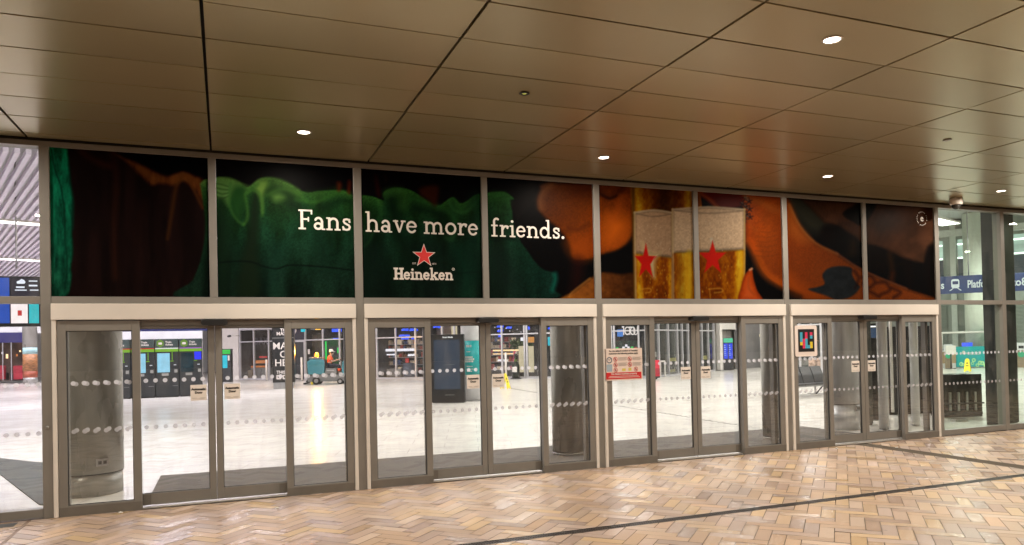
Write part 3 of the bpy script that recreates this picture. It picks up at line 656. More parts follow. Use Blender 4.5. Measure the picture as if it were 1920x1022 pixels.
    A.line([(1401, 452), (1412, 468), (1424, 496), (1440, 518), (1470, 536)], (206, 84, 18), 4, 9, .8); A.line([(1399, 420), (1402, 440), (1416, 470)], (176, 58, 10), 4, 8, .6); A.line([(1404, 414), (1410, 426), (1420, 432)], (150, 66, 20), 1.2, 3, .7); A.line([(1404, 372), (1424, 378), (1446, 390), (1466, 398)], (166, 84, 34), 3, 8, .7); A.line([(1462, 400), (1470, 440), (1468, 500)], (84, 28, 8), 9, 16, .5)
    for k in range(6): A.line([(1424-2*k, 434+9*k), (1438, 436+9*k), (1456, 432+9*k)], (96, 40, 14), .8, 2, .45)
    A.poly([(1478, 512), (1500, 530), (1540, 556), (1500, 556), (1476, 538)], (160, 62, 12), 12, True, .7); A.poly([(1479, 380), (1496, 420), (1520, 452), (1500, 452), (1480, 430)], (152, 74, 26), 10, True, .6)
    A.line([(1480, 384), (1500, 424), (1530, 456), (1570, 476)], (180, 98, 46), 1.4, 3.5, .7); A.line([(1568, 474), (1610, 502), (1650, 521), (1700, 541)], (132, 72, 48), 1.2, 2.5, .7); A.line([(1440, 368), (1462, 370)], (110, 42, 12), 6, 9, .6)
    A.poly([(1300, 356), (1384, 362), (1392, 382), (1378, 390), (1342, 388), (1322, 372)], (88, 12, 4), 4)
    A.line([(1312, 362), (1330, 374), (1344, 388), (1352, 398)], (190, 84, 20), 2.5, 4, .7)
    for k in range(9):
        ang = k/8; A.poly(star(1398+7*math.sin(k*2.1)+3*ang, 372+5*k, 5.5, 1.1), (26, 14, 16), 2); A.line([(1396+6*math.sin(k*2.1), 370+5*k), (1398+6*math.sin(k*2.1), 371+5*k)], (120, 92, 86), .8, 1, .8)
    A.line([(1396, 362), (1400, 372)], (150, 110, 84), 2.5, 3, .7)
    A.poly([(1516, 543), (1534, 538), (1546, 532), (1542, 516), (1552, 504), (1572, 499), (1596, 502), (1598, 516), (1606, 530), (1612, 540), (1596, 556), (1570, 562), (1548, 554)], lambda x, y, d: np.array([32, 33, 36])*(.85+.3*fbm(x/8, y/8, 71))[:, None], 2)
    for P in ([(1602, 508), (1610, 522), (1604, 540)], [(1616, 520), (1632, 518), (1640, 530), (1628, 540), (1618, 532)], [(1644, 530), (1660, 530), (1668, 544), (1652, 552)], [(1672, 540), (1688, 548), (1676, 558)], [(1630, 546), (1648, 556)]): A.line(P, (34, 12, 10), 2.2, 3.5, .75)
    # back glass
    def amber(x, y, d, x0, x1, seed):
        u = (x-x0)/(x1-x0); n = fbm(x/4, y/7, seed, 3); n2 = fbm(x/14, y/40, seed+5)
        t = .32+.5*np.exp(-((u-.14)/.09)**2)+.45*np.exp(-((u-.92)/.06)**2)+.28*(n2-.5)+.22*(n-.5)
        return ramp(t, [(0, (84, 30, 2)), (.3, (134, 56, 4)), (.5, (168, 86, 6)), (.8, (206, 136, 18)), (1, (226, 180, 50))])
    A.poly([(1181, 346), (1312, 350), (1318, 402), (1184, 402)], lambda x, y, d: amber(x, y, d, 1181, 1300, 81)*.92*(1-.45*np.exp(-((x-1246)/22)**2))[:, None], 1.5, False)
    A.poly([(1184, 350), (1190, 350), (1192, 560), (1188, 560)], (104, 62, 18), 1.5, False, .9)
    def glass(x0, x1, yt, yf, sl, seed, front):
        def foam(x, y, d): return np.array((206, 164, 132) if front else (184, 138, 106))*(.88+.14*fbm(x/3, y/3, seed)+.12*np.clip((yf-y)/80, 0, 1))[:, None]*np.clip(.62+d/16, .62, 1)[:, None]
        A.poly([(x0, yt), ((x0+x1)/2, yt-5), (x1, yt), (x1, yf+sl), (x0, yf)], foam, 1.3, False)
        A.poly([(x0, yf), (x1, yf+sl), (x1, 566), (x0+2, 566)], lambda x, y, d: amber(x, y, d, x0, x1, seed+3)*np.clip(.6+d/10, .6, 1)[:, None], 1.2, False)
        A.line([(x0+1, yf), ((x0+x1)/2, yf+sl/2+1), (x1-1, yf+sl)], (186, 140, 88), 1.0, 1.6, .6)
        A.line([(x0+1, yt+1), ((x0+x1)/2, yt-4), (x1-1, yt+1)], (226, 190, 158), 1.4, 1.8, .85); A.line([(x0+1, yt+2), ((x0+x1)/2, yt+8), (x1-1, yt+3)], (96, 76, 62), .9, 1.8, .6)
        A.line([(x0+1, yt), (x0+2, 480), (x0+3, 562)], (220, 176, 124), 1.3, 1.8, .75); A.line([(x1-1, yt), (x1-1, 480), (x1-2, 562)], (214, 160, 96), 1.4, 1.8, .75)
        q = np.random.default_rng(seed)
        for k in range(46):
            dx, dy = q.uniform(x0+4, x1-4), q.uniform(yf+20, 556); A.poly([(dx-.8, dy), (dx, dy-1.6), (dx+.8, dy), (dx, dy+2.2)], (104, 48, 6) if k % 2 else (232, 176, 70), 1., False, .6)
        for k in range(20):
            dx, dy = q.uniform(x0+6, x1-6), q.uniform(yt+20, yf-4); A.poly([(dx-.7, dy), (dx, dy-1), (dx+.7, dy), (dx, dy+1)], (236, 206, 176), 1., False, .6)
    glass(1189, 1262, 398, 474, 9, 91, 0)
    A.poly([(1200, 456), (1208, 452), (1220, 470), (1242, 472), (1232, 492), (1230, 524), (1216, 512)], (206, 168, 120), 2, True, .35)
    A.poly(star(1211, 491, 35, .62), (206, 24, 18), 1.2, False); A.line([(1232, 478), (1224, 490), (1226, 518)], (220, 190, 160), .7, 1.2, .6)
    glass(1260, 1397, 392, 474, -6, 97, 1)
    A.line([(1293, 476), (1293, 560)], (232, 182, 34), 5, 6, .8); A.line([(1390, 476), (1386, 558)], (226, 168, 30), 4, 6, .75); A.line([(1274, 480), (1276, 560)], (122, 66, 10), 5, 7, .6)
    A.line([(1334, 448), (1336, 456)], (206, 190, 170), 2, 2.5, .8); A.poly(star(1336, 484, 33, .80), (210, 28, 18), 1.4, False)
    for xx, w in ((1204, 16), (1330, 24)):
        A.line([(xx, 542), (xx+w*.9, 541), (xx+w, 547), (xx+w*.4, 549)], (226, 160, 60), 1., 1.5, .6); A.line([(xx, 542), (xx+2, 560)], (214, 140, 44), 1, 1.5, .6)
    # right finger
    A.poly([(1386, 566), (1389, 538), (1396, 516), (1405, 505), (1410, 503), (1413, 522), (1420, 545), (1430, 566)], lambda x, y, d: ramp(d/14+.2*(fbm(x/5, y/9, 99)-.5), [(0, (140, 44, 8)), (.5, (190, 66, 18)), (1, (200, 80, 30))]), 1.8)
    A.line([(1404, 520), (1404, 540), (1414, 552)], (150, 62, 24), 1.2, 2.5, .7); A.line([(1406, 506), (1410, 504)], (226, 178, 150), 1.6, 2, .8)
    return A.C

M_POSTER = attrm('printed_vinyl', rough=.42, spec=.02)
PLBL = ['printed window panel with a green cloth edge and brown hanging cloth', 'printed window panel of draped green cloth with the word Fans', 'printed window panel of green cloth with red star logo', 'printed window panel with the end of the slogan and a green sleeve tip', 'printed window panel with a chin beside an amber beer glass', 'printed window panel with a foaming beer glass and a hand over it', 'printed window panel with an orange wrist and dark leaf tattoo', 'printed window panel of dark brown shapes with small round emblem']
posters = []
ART_K = np.array([.47, .57, .60])
for i in range(8):
    l, r, z0, z1 = XI(i)+.044+(.006 if i % 2 == 0 else 0), XI(i+1)-.044-(.006 if i % 2 else 0), 2.413, 4.052
    h = .0095; nx, nz = int((r-l)/h)+1, int((z1-z0)/h)+1
    xs = np.linspace(l, r, nx); zs = np.linspace(z0, z1, nz); GX, GZ = np.meshgrid(xs, zs, indexing='ij')
    # picture units of the print on the facade plane
    P = np.stack([GX.ravel(), np.full(GX.size, CAM_D+.03), GZ.ravel()-CAM_H], -1)
    zc = P @ np.array(fw); A = Art(PPX+F_PX*(P @ np.array(rt))/zc, PPY-F_PX*(P @ np.array(up))/zc)
    C = lin(np.clip(paint(A), 0, 255))*ART_K
    V = np.stack([GX.ravel()-(l+r)/2, np.zeros(GX.size), GZ.ravel()-z0], -1)
    idx = np.arange(nx*nz).reshape(nx, nz)
    Q = np.stack([idx[:-1, :-1], idx[1:, :-1], idx[1:, 1:], idx[:-1, 1:]], -1).reshape(-1, 4)
    root = thing('window_poster', PLBL[i], 'poster', ((l+r)/2, .03, z0), 0, 'printed panels of one advertising banner')
    o = raw('print', [], [], M_POSTER, root); me = o.data
    me.vertices.add(len(V)); me.vertices.foreach_set('co', V.astype(np.float32).ravel())
    me.loops.add(Q.size); me.loops.foreach_set('vertex_index', Q.astype(np.int32).ravel())
    me.polygons.add(len(Q)); me.polygons.foreach_set('loop_start', np.arange(0, Q.size, 4, dtype=np.int32)); me.polygons.foreach_set('loop_total', np.full(len(Q), 4, np.int32))
    at = me.color_attributes.new('Col', 'FLOAT_COLOR', 'POINT'); at.data.foreach_set('color', np.concatenate([C, np.ones((len(C), 1))], 1).astype(np.float32).ravel())
    me.update(calc_edges=True)
    MB().box(l-(l+r)/2, r-(l+r)/2, .004, .03, 0, z1-z0).build('backing_pane', M_BLACK, root)
    posters.append((root, l, r, z0))

# slab serif lettering, drawn as strokes (x-height .64 of the capital height)
def bx(x0, x1, y0, y1): return ('b', x0, x1, y0, y1)
def pl(w, *p): return ('p', w, p)
def arc(cx, cy, rx, ry, a0, a1, w, n=14): return ('p', w, [(cx+rx*math.cos(R(a0+(a1-a0)*k/n)), cy+ry*math.sin(R(a0+(a1-a0)*k/n))) for k in range(n+1)])
s_ = .085; xh = .66
GL = {
 'F': (.70, [bx(.10, .235, 0, 1), bx(0, .36, 0, s_), bx(0, .68, 1-s_, 1), bx(.60, .68, .76, 1), bx(.2, .5, .48, .56), bx(.45, .52, .40, .64)]),
 'H': (.86, [bx(.10, .26, 0, 1), bx(.60, .76, 0, 1), bx(0, .36, 0, .1), bx(.50, .86, 0, .1), bx(0, .36, .9, 1), bx(.50, .86, .9, 1), bx(.2, .65, .46, .56)]),
 'a': (.60, [arc(.23, .19, .165, .145, 0, 360, .055), bx(.36, .48, .06, .46), bx(.40, .58, 0, s_*.9), arc(.25, .40, .17, .21, 10, 150, .055)]),
 'n': (.74, [bx(.09, .21, 0, xh), bx(0, .15, xh-s_, xh), bx(0, .31, 0, s_), arc(.36, .42, .19, .185, 0, 150, .055), bx(.495, .615, 0, .43), bx(.41, .71, 0, s_)]),
 'h': (.74, [bx(.09, .21, 0, 1.06), bx(0, .15, 1.06-s_, 1.06), bx(0, .31, 0, s_), arc(.36, .42, .19, .185, 0, 150, .055), bx(.495, .615, 0, .43), bx(.41, .71, 0, s_)]),
 'm': (1.12, [bx(.09, .21, 0, xh), bx(0, .15, xh-s_, xh), bx(0, .31, 0, s_), arc(.35, .42, .18, .185, 0, 150, .055), bx(.475, .595, 0, .43), bx(.39, .69, 0, s_), arc(.74, .42, .18, .185, 0, 150, .055), bx(.865, .985, 0, .43), bx(.78, 1.08, 0, s_)]),
 's': (.50, [pl(.05, (.40, .46), (.37, .57), (.25, .60), (.13, .57), (.10, .48), (.15, .40), (.25, .345), (.36, .29), (.41, .20), (.37, .09), (.25, .05), (.12, .08), (.07, .19)), bx(.37, .435, .44, .62), bx(.04, .105, .03, .22)]),
 'v': (.66, [pl(.06, (.13, .62), (.32, .07)), pl(.045, (.34, .07), (.52, .62)), bx(0, .27, xh-s_, xh), bx(.41, .66, xh-s_, xh)]),
 'e': (.60, [arc(.28, .33, .225, .275, 12, 318, .055), bx(.06, .50, .31, .39)]),
 'o': (.66, [arc(.31, .33, .25, .275, 0, 360, .058)]),
 'r': (.54, [bx(.09, .21, 0, xh), bx(0, .15, xh-s_, xh), bx(0, .34, 0, s_), arc(.38, .38, .2, .22, 62, 165, .055), pl(.055, (.44, .55), (.45, .50))]),
 'f': (.46, [bx(.11, .23, 0, .82), bx(0, .36, 0, s_), bx(0, .38, xh-s_, xh), arc(.31, .83, .145, .17, 50, 180, .055)]),
 'i': (.36, [bx(.11, .23, 0, xh), bx(.01, .15, xh-s_, xh), bx(0, .34, 0, s_), pl(.075, (.165, .88), (.166, .88))]),
 'd': (.74, [bx(.47, .59, 0, 1.06), bx(.38, .53, 1.06-s_, 1.06), bx(.5, .70, 0, s_), arc(.29, .33, .23, .275, 30, 330, .055), pl(.045, (.49, .46), (.53, .50)), pl(.045, (.49, .20), (.53, .14))]),
 'k': (.76, [bx(.09, .21, 0, 1.06), bx(0, .15, 1.06-s_, 1.06), bx(0, .31, 0, s_), pl(.05, (.2, .28), (.52, .6)), pl(.06, (.33, .38), (.58, .06)), bx(.42, .68, xh-s_, xh), bx(.46, .76, 0, s_)]),
 '.': (.28, [pl(.085, (.12, .085), (.121, .085))]), ' ': (.26, [])}
def letter_fn(s, grow=0., trk=.03):
    prim = []; x = 0
    for ch in s:
        w, st = GL[ch]
        for q in st: prim.append((x, q))
        x += w+trk
    tot = x-trk
    def fn(X, Z):
        D = np.full(X.shape, 1e9)
        for ox, q in prim:
            if q[0] == 'b': D = np.minimum(D, np.maximum(np.maximum(q[1]+ox-X, X-q[2]-ox), np.maximum(q[3]-Z, Z-q[4])))
            else:
                for a, b in zip(q[2][:-1], q[2][1:]): D = np.minimum(D, seg_d(X, Z, (a[0]+ox, a[1]), (b[0]+ox, b[1]))-q[1])
        return D-grow
    return fn, tot
def slab(s, xl, xr, zb, cap, root, mat, grow=0., name='slogan_lettering'):
    fn, tot = letter_fn(s, grow); kx = (xr-xl)/tot
    rx, rz = root.location.x, root.location.z
    o = sdf_mesh(name, fn, (-.05, tot+.05, -.08, 1.15), .022, mat, root, -.003)
    o.scale = (kx, 1, cap); o.location = (xl-rx, 0, zb-rz); return o
slab('Fans', .870, 1.515, 3.252, .245, posters[1][0], M_TEXTW)
slab('have more', 1.69, 3.205, 3.252, .245, posters[2][0], M_TEXTW)
slab('friends.', 3.385, 4.495, 3.250, .245, posters[3][0], M_TEXTW)
p2, p7 = posters[2][0], posters[7][0]
slab('Heineken', 2.042, 2.835, 2.652, .145, p2, M_TEXTW, .03, 'brand_lettering')
M_STAR = pm('star_red', (.62, .02, .02), rough=.35, var=.03)
def star_mesh(r, y, mat, name):
    pts = [(2.444-p2.location.x+(r if k % 2 == 0 else r*.40)*math.sin(-math.pi*k/5), y, 2.962-z0+(r if k % 2 == 0 else r*.40)*math.cos(math.pi*k/5)) for k in range(10)]
    c = (2.444-p2.location.x, y, 2.962-z0)
    return raw(name, pts+[c], [(10, (k+1) % 10, k) for k in range(10)], mat, p2)
star_mesh(.162, -.0025, M_TEXTW, 'star_outline'); star_mesh(.140, -.0045, M_STAR, 'star')
for s, x in (('EST.', 2.315), ('1873', 2.575)): text(s, 'small_lettering', .032, M_TEXTW, p2, (x-p2.location.x, -.004, 2.85-z0))
b = MB(); ring(b, 2.838-p2.location.x, 2.795-z0, .014, .019, -.004, 18); b.build('mark_ring', M_TEXTW, p2)
text('R', 'small_lettering', .022, M_TEXTW, p2, (2.838-p2.location.x, -.004, 2.787-z0))
text('e', 'emblem_letter', .17, M_TEXTW, p7, (11.443-p7.location.x, -.004, 3.80-z0), bold=.0)
b = MB()
for k in range(26):
    if k % 7 == 3: continue
    an = 2*math.pi*k/26; cx, cz = 11.443-p7.location.x+.118*math.cos(an), 3.846-z0+.118*math.sin(an); q = .008
    ca, sa = math.cos(an), math.sin(an)
    b.quad(*[(cx+u*ca-v*sa, -.004, cz+u*sa+v*ca) for u, v in ((-q, -.006), (q, -.006), (q, .006), (-q, .006))])
b.build('emblem_ring', M_TEXTW, p7)

# ---------------------------------------------------------------- the concourse shell
def floor_mat():
    m = bpy.data.materials.new('polished_stone_floor'); m.use_nodes = True; N = m.node_tree.nodes; L = m.node_tree.links
    b = N['Principled BSDF']; b.inputs['Specular IOR Level'].default_value = .5
    tc = N.new('ShaderNodeTexCoord'); mp = N.new('ShaderNodeMapping'); mp.inputs['Rotation'].default_value = (0, 0, R(18)); L.new(tc.outputs['Object'], mp.inputs[0])
    bt = N.new('ShaderNodeTexBrick'); bt.inputs['Scale'].default_value = 1; bt.inputs['Brick Width'].default_value = 1.2; bt.inputs['Row Height'].default_value = .6; bt.inputs['Mortar Size'].default_value = .006
    bt.inputs['Color1'].default_value = (.74, .71, .65, 1); bt.inputs['Color2'].default_value = (.68, .65, .60, 1); bt.inputs['Mortar'].default_value = (.46, .44, .41, 1)
    L.new(mp.outputs[0], bt.inputs['Vector']); L.new(bt.outputs[0], b.inputs['Base Color'])
    nz = N.new('ShaderNodeTexNoise'); nz.inputs['Scale'].default_value = 1.3; nz.inputs['Detail'].default_value = 6; L.new(mp.outputs[0], nz.inputs['Vector'])
    mr = N.new('ShaderNodeMapRange'); mr.inputs[3].default_value = .14; mr.inputs[4].default_value = .30; L.new(nz.outputs[0], mr.inputs[0]); L.new(mr.outputs[0], b.inputs['Roughness'])
    return m
b = MB(); b.quad((-45, .2, 0), (65, .2, 0), (65, 70, 0), (-45, 70, 0)); tag(b.build('concourse_floor', floor_mat()), kind='structure')
b = MB(); b.box(-.88, 10.9, .215, 2.46, -.01, .006)
tag(b.build('entrance_matting', pm('dark_matting', (.085, .075, .066), rough=.85, var=.18, scale=60, stretch=(1, 6, 1))), 'long dark grey entrance matting strip inside the sliding doors', 'entrance mat')
b = MB(); b.prism([(-3.66, 5.93), (-2.87, 4.94), (-2.1, 4.6), (-1.96, .8), (-2.07, .9), (-3.16, 3.84), (-4.3, 6.4)][::-1], 0.001, .012, 'z')
tag(b.build('side_mat', pm('dark_green_matting', (.035, .048, .042), rough=.6, var=.2, scale=20)), 'dark green mat on the pale floor behind the far left window', 'mat')
b = MB(); b.quad((-45, .1, 9), (65, .1, 9), (65, 70, 9), (-45, 70, 9)); tag(b.build('concourse_ceiling', pm('pale_ceiling', (.62, .63, .62), rough=.6, var=.05, scale=.4)), kind='structure')
def wall(name, label, A, B_, z0, z1, mat, th=.2):
    L = math.hypot(B_[0]-A[0], B_[1]-A[1]); rz = math.atan2(B_[1]-A[1], B_[0]-A[0])
    o = MB().box(0, L, 0, th, z0, z1).build(name, mat); o.location = (A[0], A[1], 0); o.rotation_euler = (0, 0, rz)
    return tag(o, label, 'wall')
wall('upper_wall', 'unseen wall added above the glazed front to keep out sky light', (-45, .02), (65, .02), 4.36, 9, M_WALL, .08)  # out of view, added to block light and sky above the front
for sx_, lb in ((-1, 'left'), (1, 'right')):
    xa, xb = ((-45, XI(-4)-.06), (XI(14)+.06, 65))[sx_ > 0]
    wall('front_wall', 'plain wall carrying on from the %s end of the glazed front' % lb, (xa, .02), (xb, .02), 0, 4.35, M_COLG, .14)
wall('end_wall', 'pale end wall of the concourse on the ticket machine side', (-45, .1), (-45, 70), 0, 9, M_WALL)
wall('back_wall', 'pale rear wall far behind the ticket machines', (-45, 66), (65, 66), 0, 9, M_WALL)

# linear luminaires of the concourse
def luminaire(x, y, z, L, w, rz, watt, label, col=(1, .97, .93), body=True):
    t = thing('linear_light', label, 'ceiling light', (x, y, z), rz, 'linear lights hung in the concourse')
    MB().box(-L/2-.03, L/2+.03, -w/2-.03, w/2+.03, .004, .09).build('housing', M_WHITE, t)
    MB().box(-L/2, L/2, -w/2, w/2, -.004, .003).build('diffuser', em('white_diffuser', (255, 250, 246), 6), t)
    ld = bpy.data.lights.new('lamp', 'AREA'); ld.shape = 'RECTANGLE'; ld.size = L; ld.size_y = w; ld.energy = watt; ld.color = col
    o = bpy.data.objects.new('lamp', ld); COL.objects.link(o); o.location = (0, 0, -.012); o.parent = t
    return t
IN_W = 540
for x in (-6, 3, 12, 21, 30, 39):
    for y in (6, 15, 24, 33):
        if (x == 30 and y > 30) or (x == 39 and y > 20) or (x == 12 and y > 30) or (x == 21 and y > 24 ) or (x == -6 and y > 10): continue
        luminaire(x, y, 7.2, 6, .8, R(18), IN_W, 'linear light hung over the concourse floor, out of the picture')
# slatted ceiling seen through the window at the far left
sd = Vector((-.31, .95, 0)).normalized(); pdv = Vector((sd.y, -sd.x, 0))
b = MB(); rzs = math.atan2(sd.y, sd.x)
for k in range(126):
    c = Vector((-9, 30, 6.62))+pdv*((k-63)*.225); Mx = Matrix.Translation(c) @ Matrix.Rotation(rzs, 4, 'Z')
    for a0, a1 in ((-19.5, -9.4), (-8.7, 2.4), (3.0, 16)): b.box(a0, a1, -.055, .055, -.06, .06, Mx)
tag(b.build('slatted_ceiling', pm('white_slats', (.66, .60, .72), rough=.4, var=.04)), kind='structure')
for dd, w in ((-9.05, .5), (2.7, .45), (16.4, .7)):
    c = Vector((-9, 30, 6.5))+sd*dd
    luminaire(c.x, c.y, 6.5, 18, w, math.atan2(pdv.y, pdv.x), 1500, 'long white light strip crossing the slatted ceiling', (.93, .88, 1))

# ---------------------------------------------------------------- columns just inside
def column(x, y, r, h, label, plinth=.28, mat=None, socket=False):
    t = thing('column', label, 'column', (x, y, 0), 0, None)
    MB().lathe([(r, plinth), (r, h)], 48).build('shaft', mat or M_COLG, t)
    MB().lathe([(r-.012, .001), (r-.012, plinth-.012)], 48).build('plinth', mat or M_RAIL, t)
    MB().lathe([(r-.006, plinth-.011), (r-.006, plinth-.001)], 48).build('joint', M_GASKET, t)
    if socket:
        an = R(socket); p = Vector((math.cos(an), math.sin(an), 0)); Mx = Matrix.Translation((p.x*(r-.002), p.y*(r-.002), .42)) @ Matrix.Rotation(an+math.pi/2, 4, 'Z')
        b = MB(); b.box(-.075, .075, -.012, .004, -.045, .045, Mx); f = b.build('socket_plate', M_STEEL, t, bevel=.003)
        b = MB(); b.box(-.05, -.01, -.0135, -.0125, -.02, .02, Mx); b.box(.01, .05, -.0135, -.0125, -.02, .02, Mx); b.build('socket', M_DARK, f)
    return t
M_COLD = pm('dark_stone_cladding', (.27, .26, .235), rough=.28, metal=.1, var=.15, scale=2.5, stretch=(1, 1, .4), rvar=.05)
M_METC = pm('satin_metal_cladding', (.60, .60, .61), rough=.4, metal=.45, var=.12, scale=3, stretch=(3, 3, .5), rvar=.06)
column(-1.642, 1.5, .405, 8.9, 'broad dark stone clad column behind the leftmost sidelight', .28, M_COLD, -60)
column(5.15, 1.45, .262, 8.9, 'grey column behind the sidelight next to the policy sign door', .06, M_COLG)
column(9.131, 1.25, .20, 8.9, 'dark column behind right sidelight of the policy sign door', .06, M_COLG)
column(11.26, 1.75, .312, 8.9, 'broad brushed metal column behind the door with coloured tag', .5, M_METC, -75)
column(11.724, 1.2, .092, 8.9, 'slim grey column behind right leaf of the far right door', .03, M_METC)
column(12.735, 1.35, .079, 8.9, 'slimmest grey post behind the rightmost sidelight', .03, M_METC)
t = thing('dark_pier', 'dark grey square pier between the metal column and slim column', 'pier', (12.12, 2.05, 0), R(-25))
MB().rbox(-.15, .15, -.1, .2, .03, 8.9, r=.02).build('shaft', pm('dark_grey_cladding', (.06, .062, .06), rough=.35, var=.15), t); MB().box(-.13, .13, -.08, .18, .001, .029).build('plinth', M_GASKET, t)
t = thing('display_cabinet', 'low wide dark cabinet with pale side post behind the rightmost sidelight', 'cabinet', (14.6, 3.1, 0), R(-12))
MB().rbox(-.62, .62, 0, .4, .05, 2.02, r=.02).build('body', pm('dark_cabinet', (.02, .021, .022), rough=.2, var=.2), t); MB().box(-.6, .6, .02, .38, .001, .049).build('plinth', M_GASKET, t); MB().rbox(-.45, -.39, -.05, -.002, .06, 2.3, r=.01).build('side_post', M_WHITE, t); MB().box(-.2, .2, -.012, -.002, 1.2, 1.7).build('screen', dsc if 'dsc' in globals() else M_DARK, t)
t = thing('corner_pier', 'tall black square pier inside the right hand window', 'pier', (14.2, .62, 0))
MB().box(-.18, .22, -.18, .2, .06, 8.9).build('shaft', pm('black_cladding', (.022, .023, .022), rough=.3, var=.2), t, bevel=.006); MB().box(-.20, .20, -.16, .18, 0.001, .059).build('plinth', M_GASKET, t)
# black low unit with pale strips standing in for reflected bollards, behind the right window
t = thing('bin_unit', 'low black glossy unit with four pale strips for bollard reflections behind right window', 'bin unit', (14.38, 2.0, 0), math.atan2(-.25, .78))
MB().box(0, .86, .02, .5, .02, .94).build('body', pm('gloss_black', (.010, .011, .012), rough=.1, var=.2), t, bevel=.01)
for k in range(4): MB().rbox(.10+.19*k, .10+.19*k+.045, -.012, .019, .16, .56, r=.008, ax='y').build('reflection_strip', M_STEEL, t)
MB().box(-.03, .88, -.015, .019, .30, .335).build('rail', M_DARK, t); MB().box(.01, .85, .0, .019, .08, .13).build('kick_board', M_DARK, t)
t = thing('floor_tray', 'small flat grey tray on floor beside the black unit', 'tray', (14.0, 1.45, 0), R(-10)); MB().rbox(0, .3, 0, .2, .001, .05, r=.02).build('tray', M_COLG, t, bevel=.006); MB().box(.03, .27, .03, .17, .0505, .056).build('insert', M_DARK, t)
# black kiosk edge seen between the two slim columns
t = thing('screen_kiosk', 'tall black kiosk with small blue screen behind the slim columns', 'kiosk', (13.02, 2.6, 0), R(-22))
MB().rbox(-.18, .18, -.05, .1, .02, 2.08, r=.015).build('cabinet', M_BLACK, t); MB().box(-.16, .16, -.056, -.051, 1.77, 1.98).build('screen', em('blue_grey_screen', (70, 96, 130), .6), t)
MB().box(-.16, .05, -.056, -.051, 2.0, 2.03).build('status_strip', em('white_strip', (255, 255, 255), 1.5), t); MB().box(-.22, .22, -.1, .15, 0, .019).build('base', M_DARK, t)

# ---------------------------------------------------------------- ticket machines
M_MACH = pm('machine_charcoal', (.022, .025, .028), rough=.35, var=.15)
M_LIME = em('lime_strip', (150, 220, 30), .75); M_HEAD = pm('header_slate', (.035, .055, .055), rough=.35, var=.1)
def ticket_machine(x, y, rz, label, scr, strip, blue=False):
    w = .865
    t = thing('ticket_machine', label, 'ticket machine', (x, y, 0), rz, 'ticket machines in a row')
    MB().rbox(-w/2, w/2, 0, .8, .06, 2.38, r=.012).build('cabinet', M_MACH, t); MB().box(-w/2+.02, w/2-.02, .02, .78, 0, .059).build('plinth', M_BLACK, t)
    h = MB().box(-w/2+.006, w/2-.006, -.06, -.001, 2.02, 2.38).build('header', M_HEAD, t, bevel=.006)
    hx = MB(); hx.prism([(-.24+.15*math.cos(R(90+60*k)), 2.20+.165*math.sin(R(90+60*k))) for k in range(6)], -.066, -.0605); lg = hx.build('logo', em('logo_lime', (140, 200, 40), .5), h)
    b = MB(); b.rbox(-.31, -.17, -.068, -.0665, 2.15, 2.24, r=.03, ax='y'); b.build('logo_mark', M_TEXTW, lg)
    text('Train', 'lettering', .105, M_TEXTW, h, (-.05, -.064, 2.215), align='LEFT', bold=.003); text('tickets', 'lettering', .105, M_TEXTW, h, (-.05, -.064, 2.115), align='LEFT', bold=.003)
    MB().box(-w/2+.006, w/2-.006, -.045, -.001, 1.975, 2.015).build('status_light', em(*strip), t); MB().box(-w/2+.006, w/2-.006, -.04, -.001, 1.86, 1.97).build('fascia_strip', M_LIME, t)
    MB().rbox(-.36, .10, -.012, -.001, 1.02, 1.80, r=.015, ax='y').build('screen', scr, t)
    if blue: MB().box(.14, .40, -.012, -.001, 1.52, 1.84).build('small_screen', em('deep_blue_screen', (20, 40, 255), 1.2), t)
    else: MB().box(.18, .205, -.012, -.001, 1.52, 1.84).build('light_bar', M_LIME, t); 
    MB().box(.12, .24, -.02, -.001, 1.46, 1.49).build('slot_light', M_LIME, t); MB().box(.24, .36, -.02, -.001, 1.28, 1.38).build('card_reader', M_DARK, t)
    MB().box(.25, .34, -.03, -.021, 1.30, 1.33).build('reader_light', em('reader_glow', (240, 240, 255), 1.), t); MB().rbox(.27, .38, -.03, -.001, 1.0, 1.13, r=.01, ax='y').build('keypad', M_COLG, t)
    MB().box(-.2, .05, -.015, -.001, .88, .98).build('ticket_tray', M_COLG, t); MB().box(-.40, .40, -.006, -.001, .40, .405).build('panel_line', M_GASKET, t); MB().box(.2, .38, -.006, -.001, .46, .475).build('maker_mark', M_COLG, t)
    return t
cyan = em('pale_cyan_screen', (150, 215, 245), 1.15); dsc = pm('dark_screen', (.012, .03, .04), rough=.08, var=.3)
for k, (sc_, st_, bl, lb) in enumerate([(dsc, ('red_status', (230, 60, 40), .9), False, 'ticket machine half hidden behind the broad column'), (cyan, ('red_status', (230, 60, 40), .9), False, 'ticket machine with red status line and cyan screen cut by door frame'), (cyan, ('white_status', (255, 255, 255), 1.), False, 'ticket machine with full pale cyan screen and white status line'), (dsc, ('violet_status', (190, 120, 220), .9), True, 'ticket machine with black main screen and deep blue small screen')]):
    ticket_machine(-3.95+.885*k, 23.85, 0, lb, sc_, st_, bl)
b = MB(); b.box(-4.6, -.86, 24.7, 24.9, 0, 2.72); tag(b.build('partition_wall', M_WALL), 'white partition wall rising behind the row of ticket machines', 'wall')
b = MB(); b.box(-5.2, -.5, 24.72, 25.5, 2.73, 3.6); tag(b.build('navy_bulkhead', pm('navy_panel', (.03, .035, .12), rough=.2, var=.2)), 'dark navy bulkhead over the white partition wall', 'bulkhead')
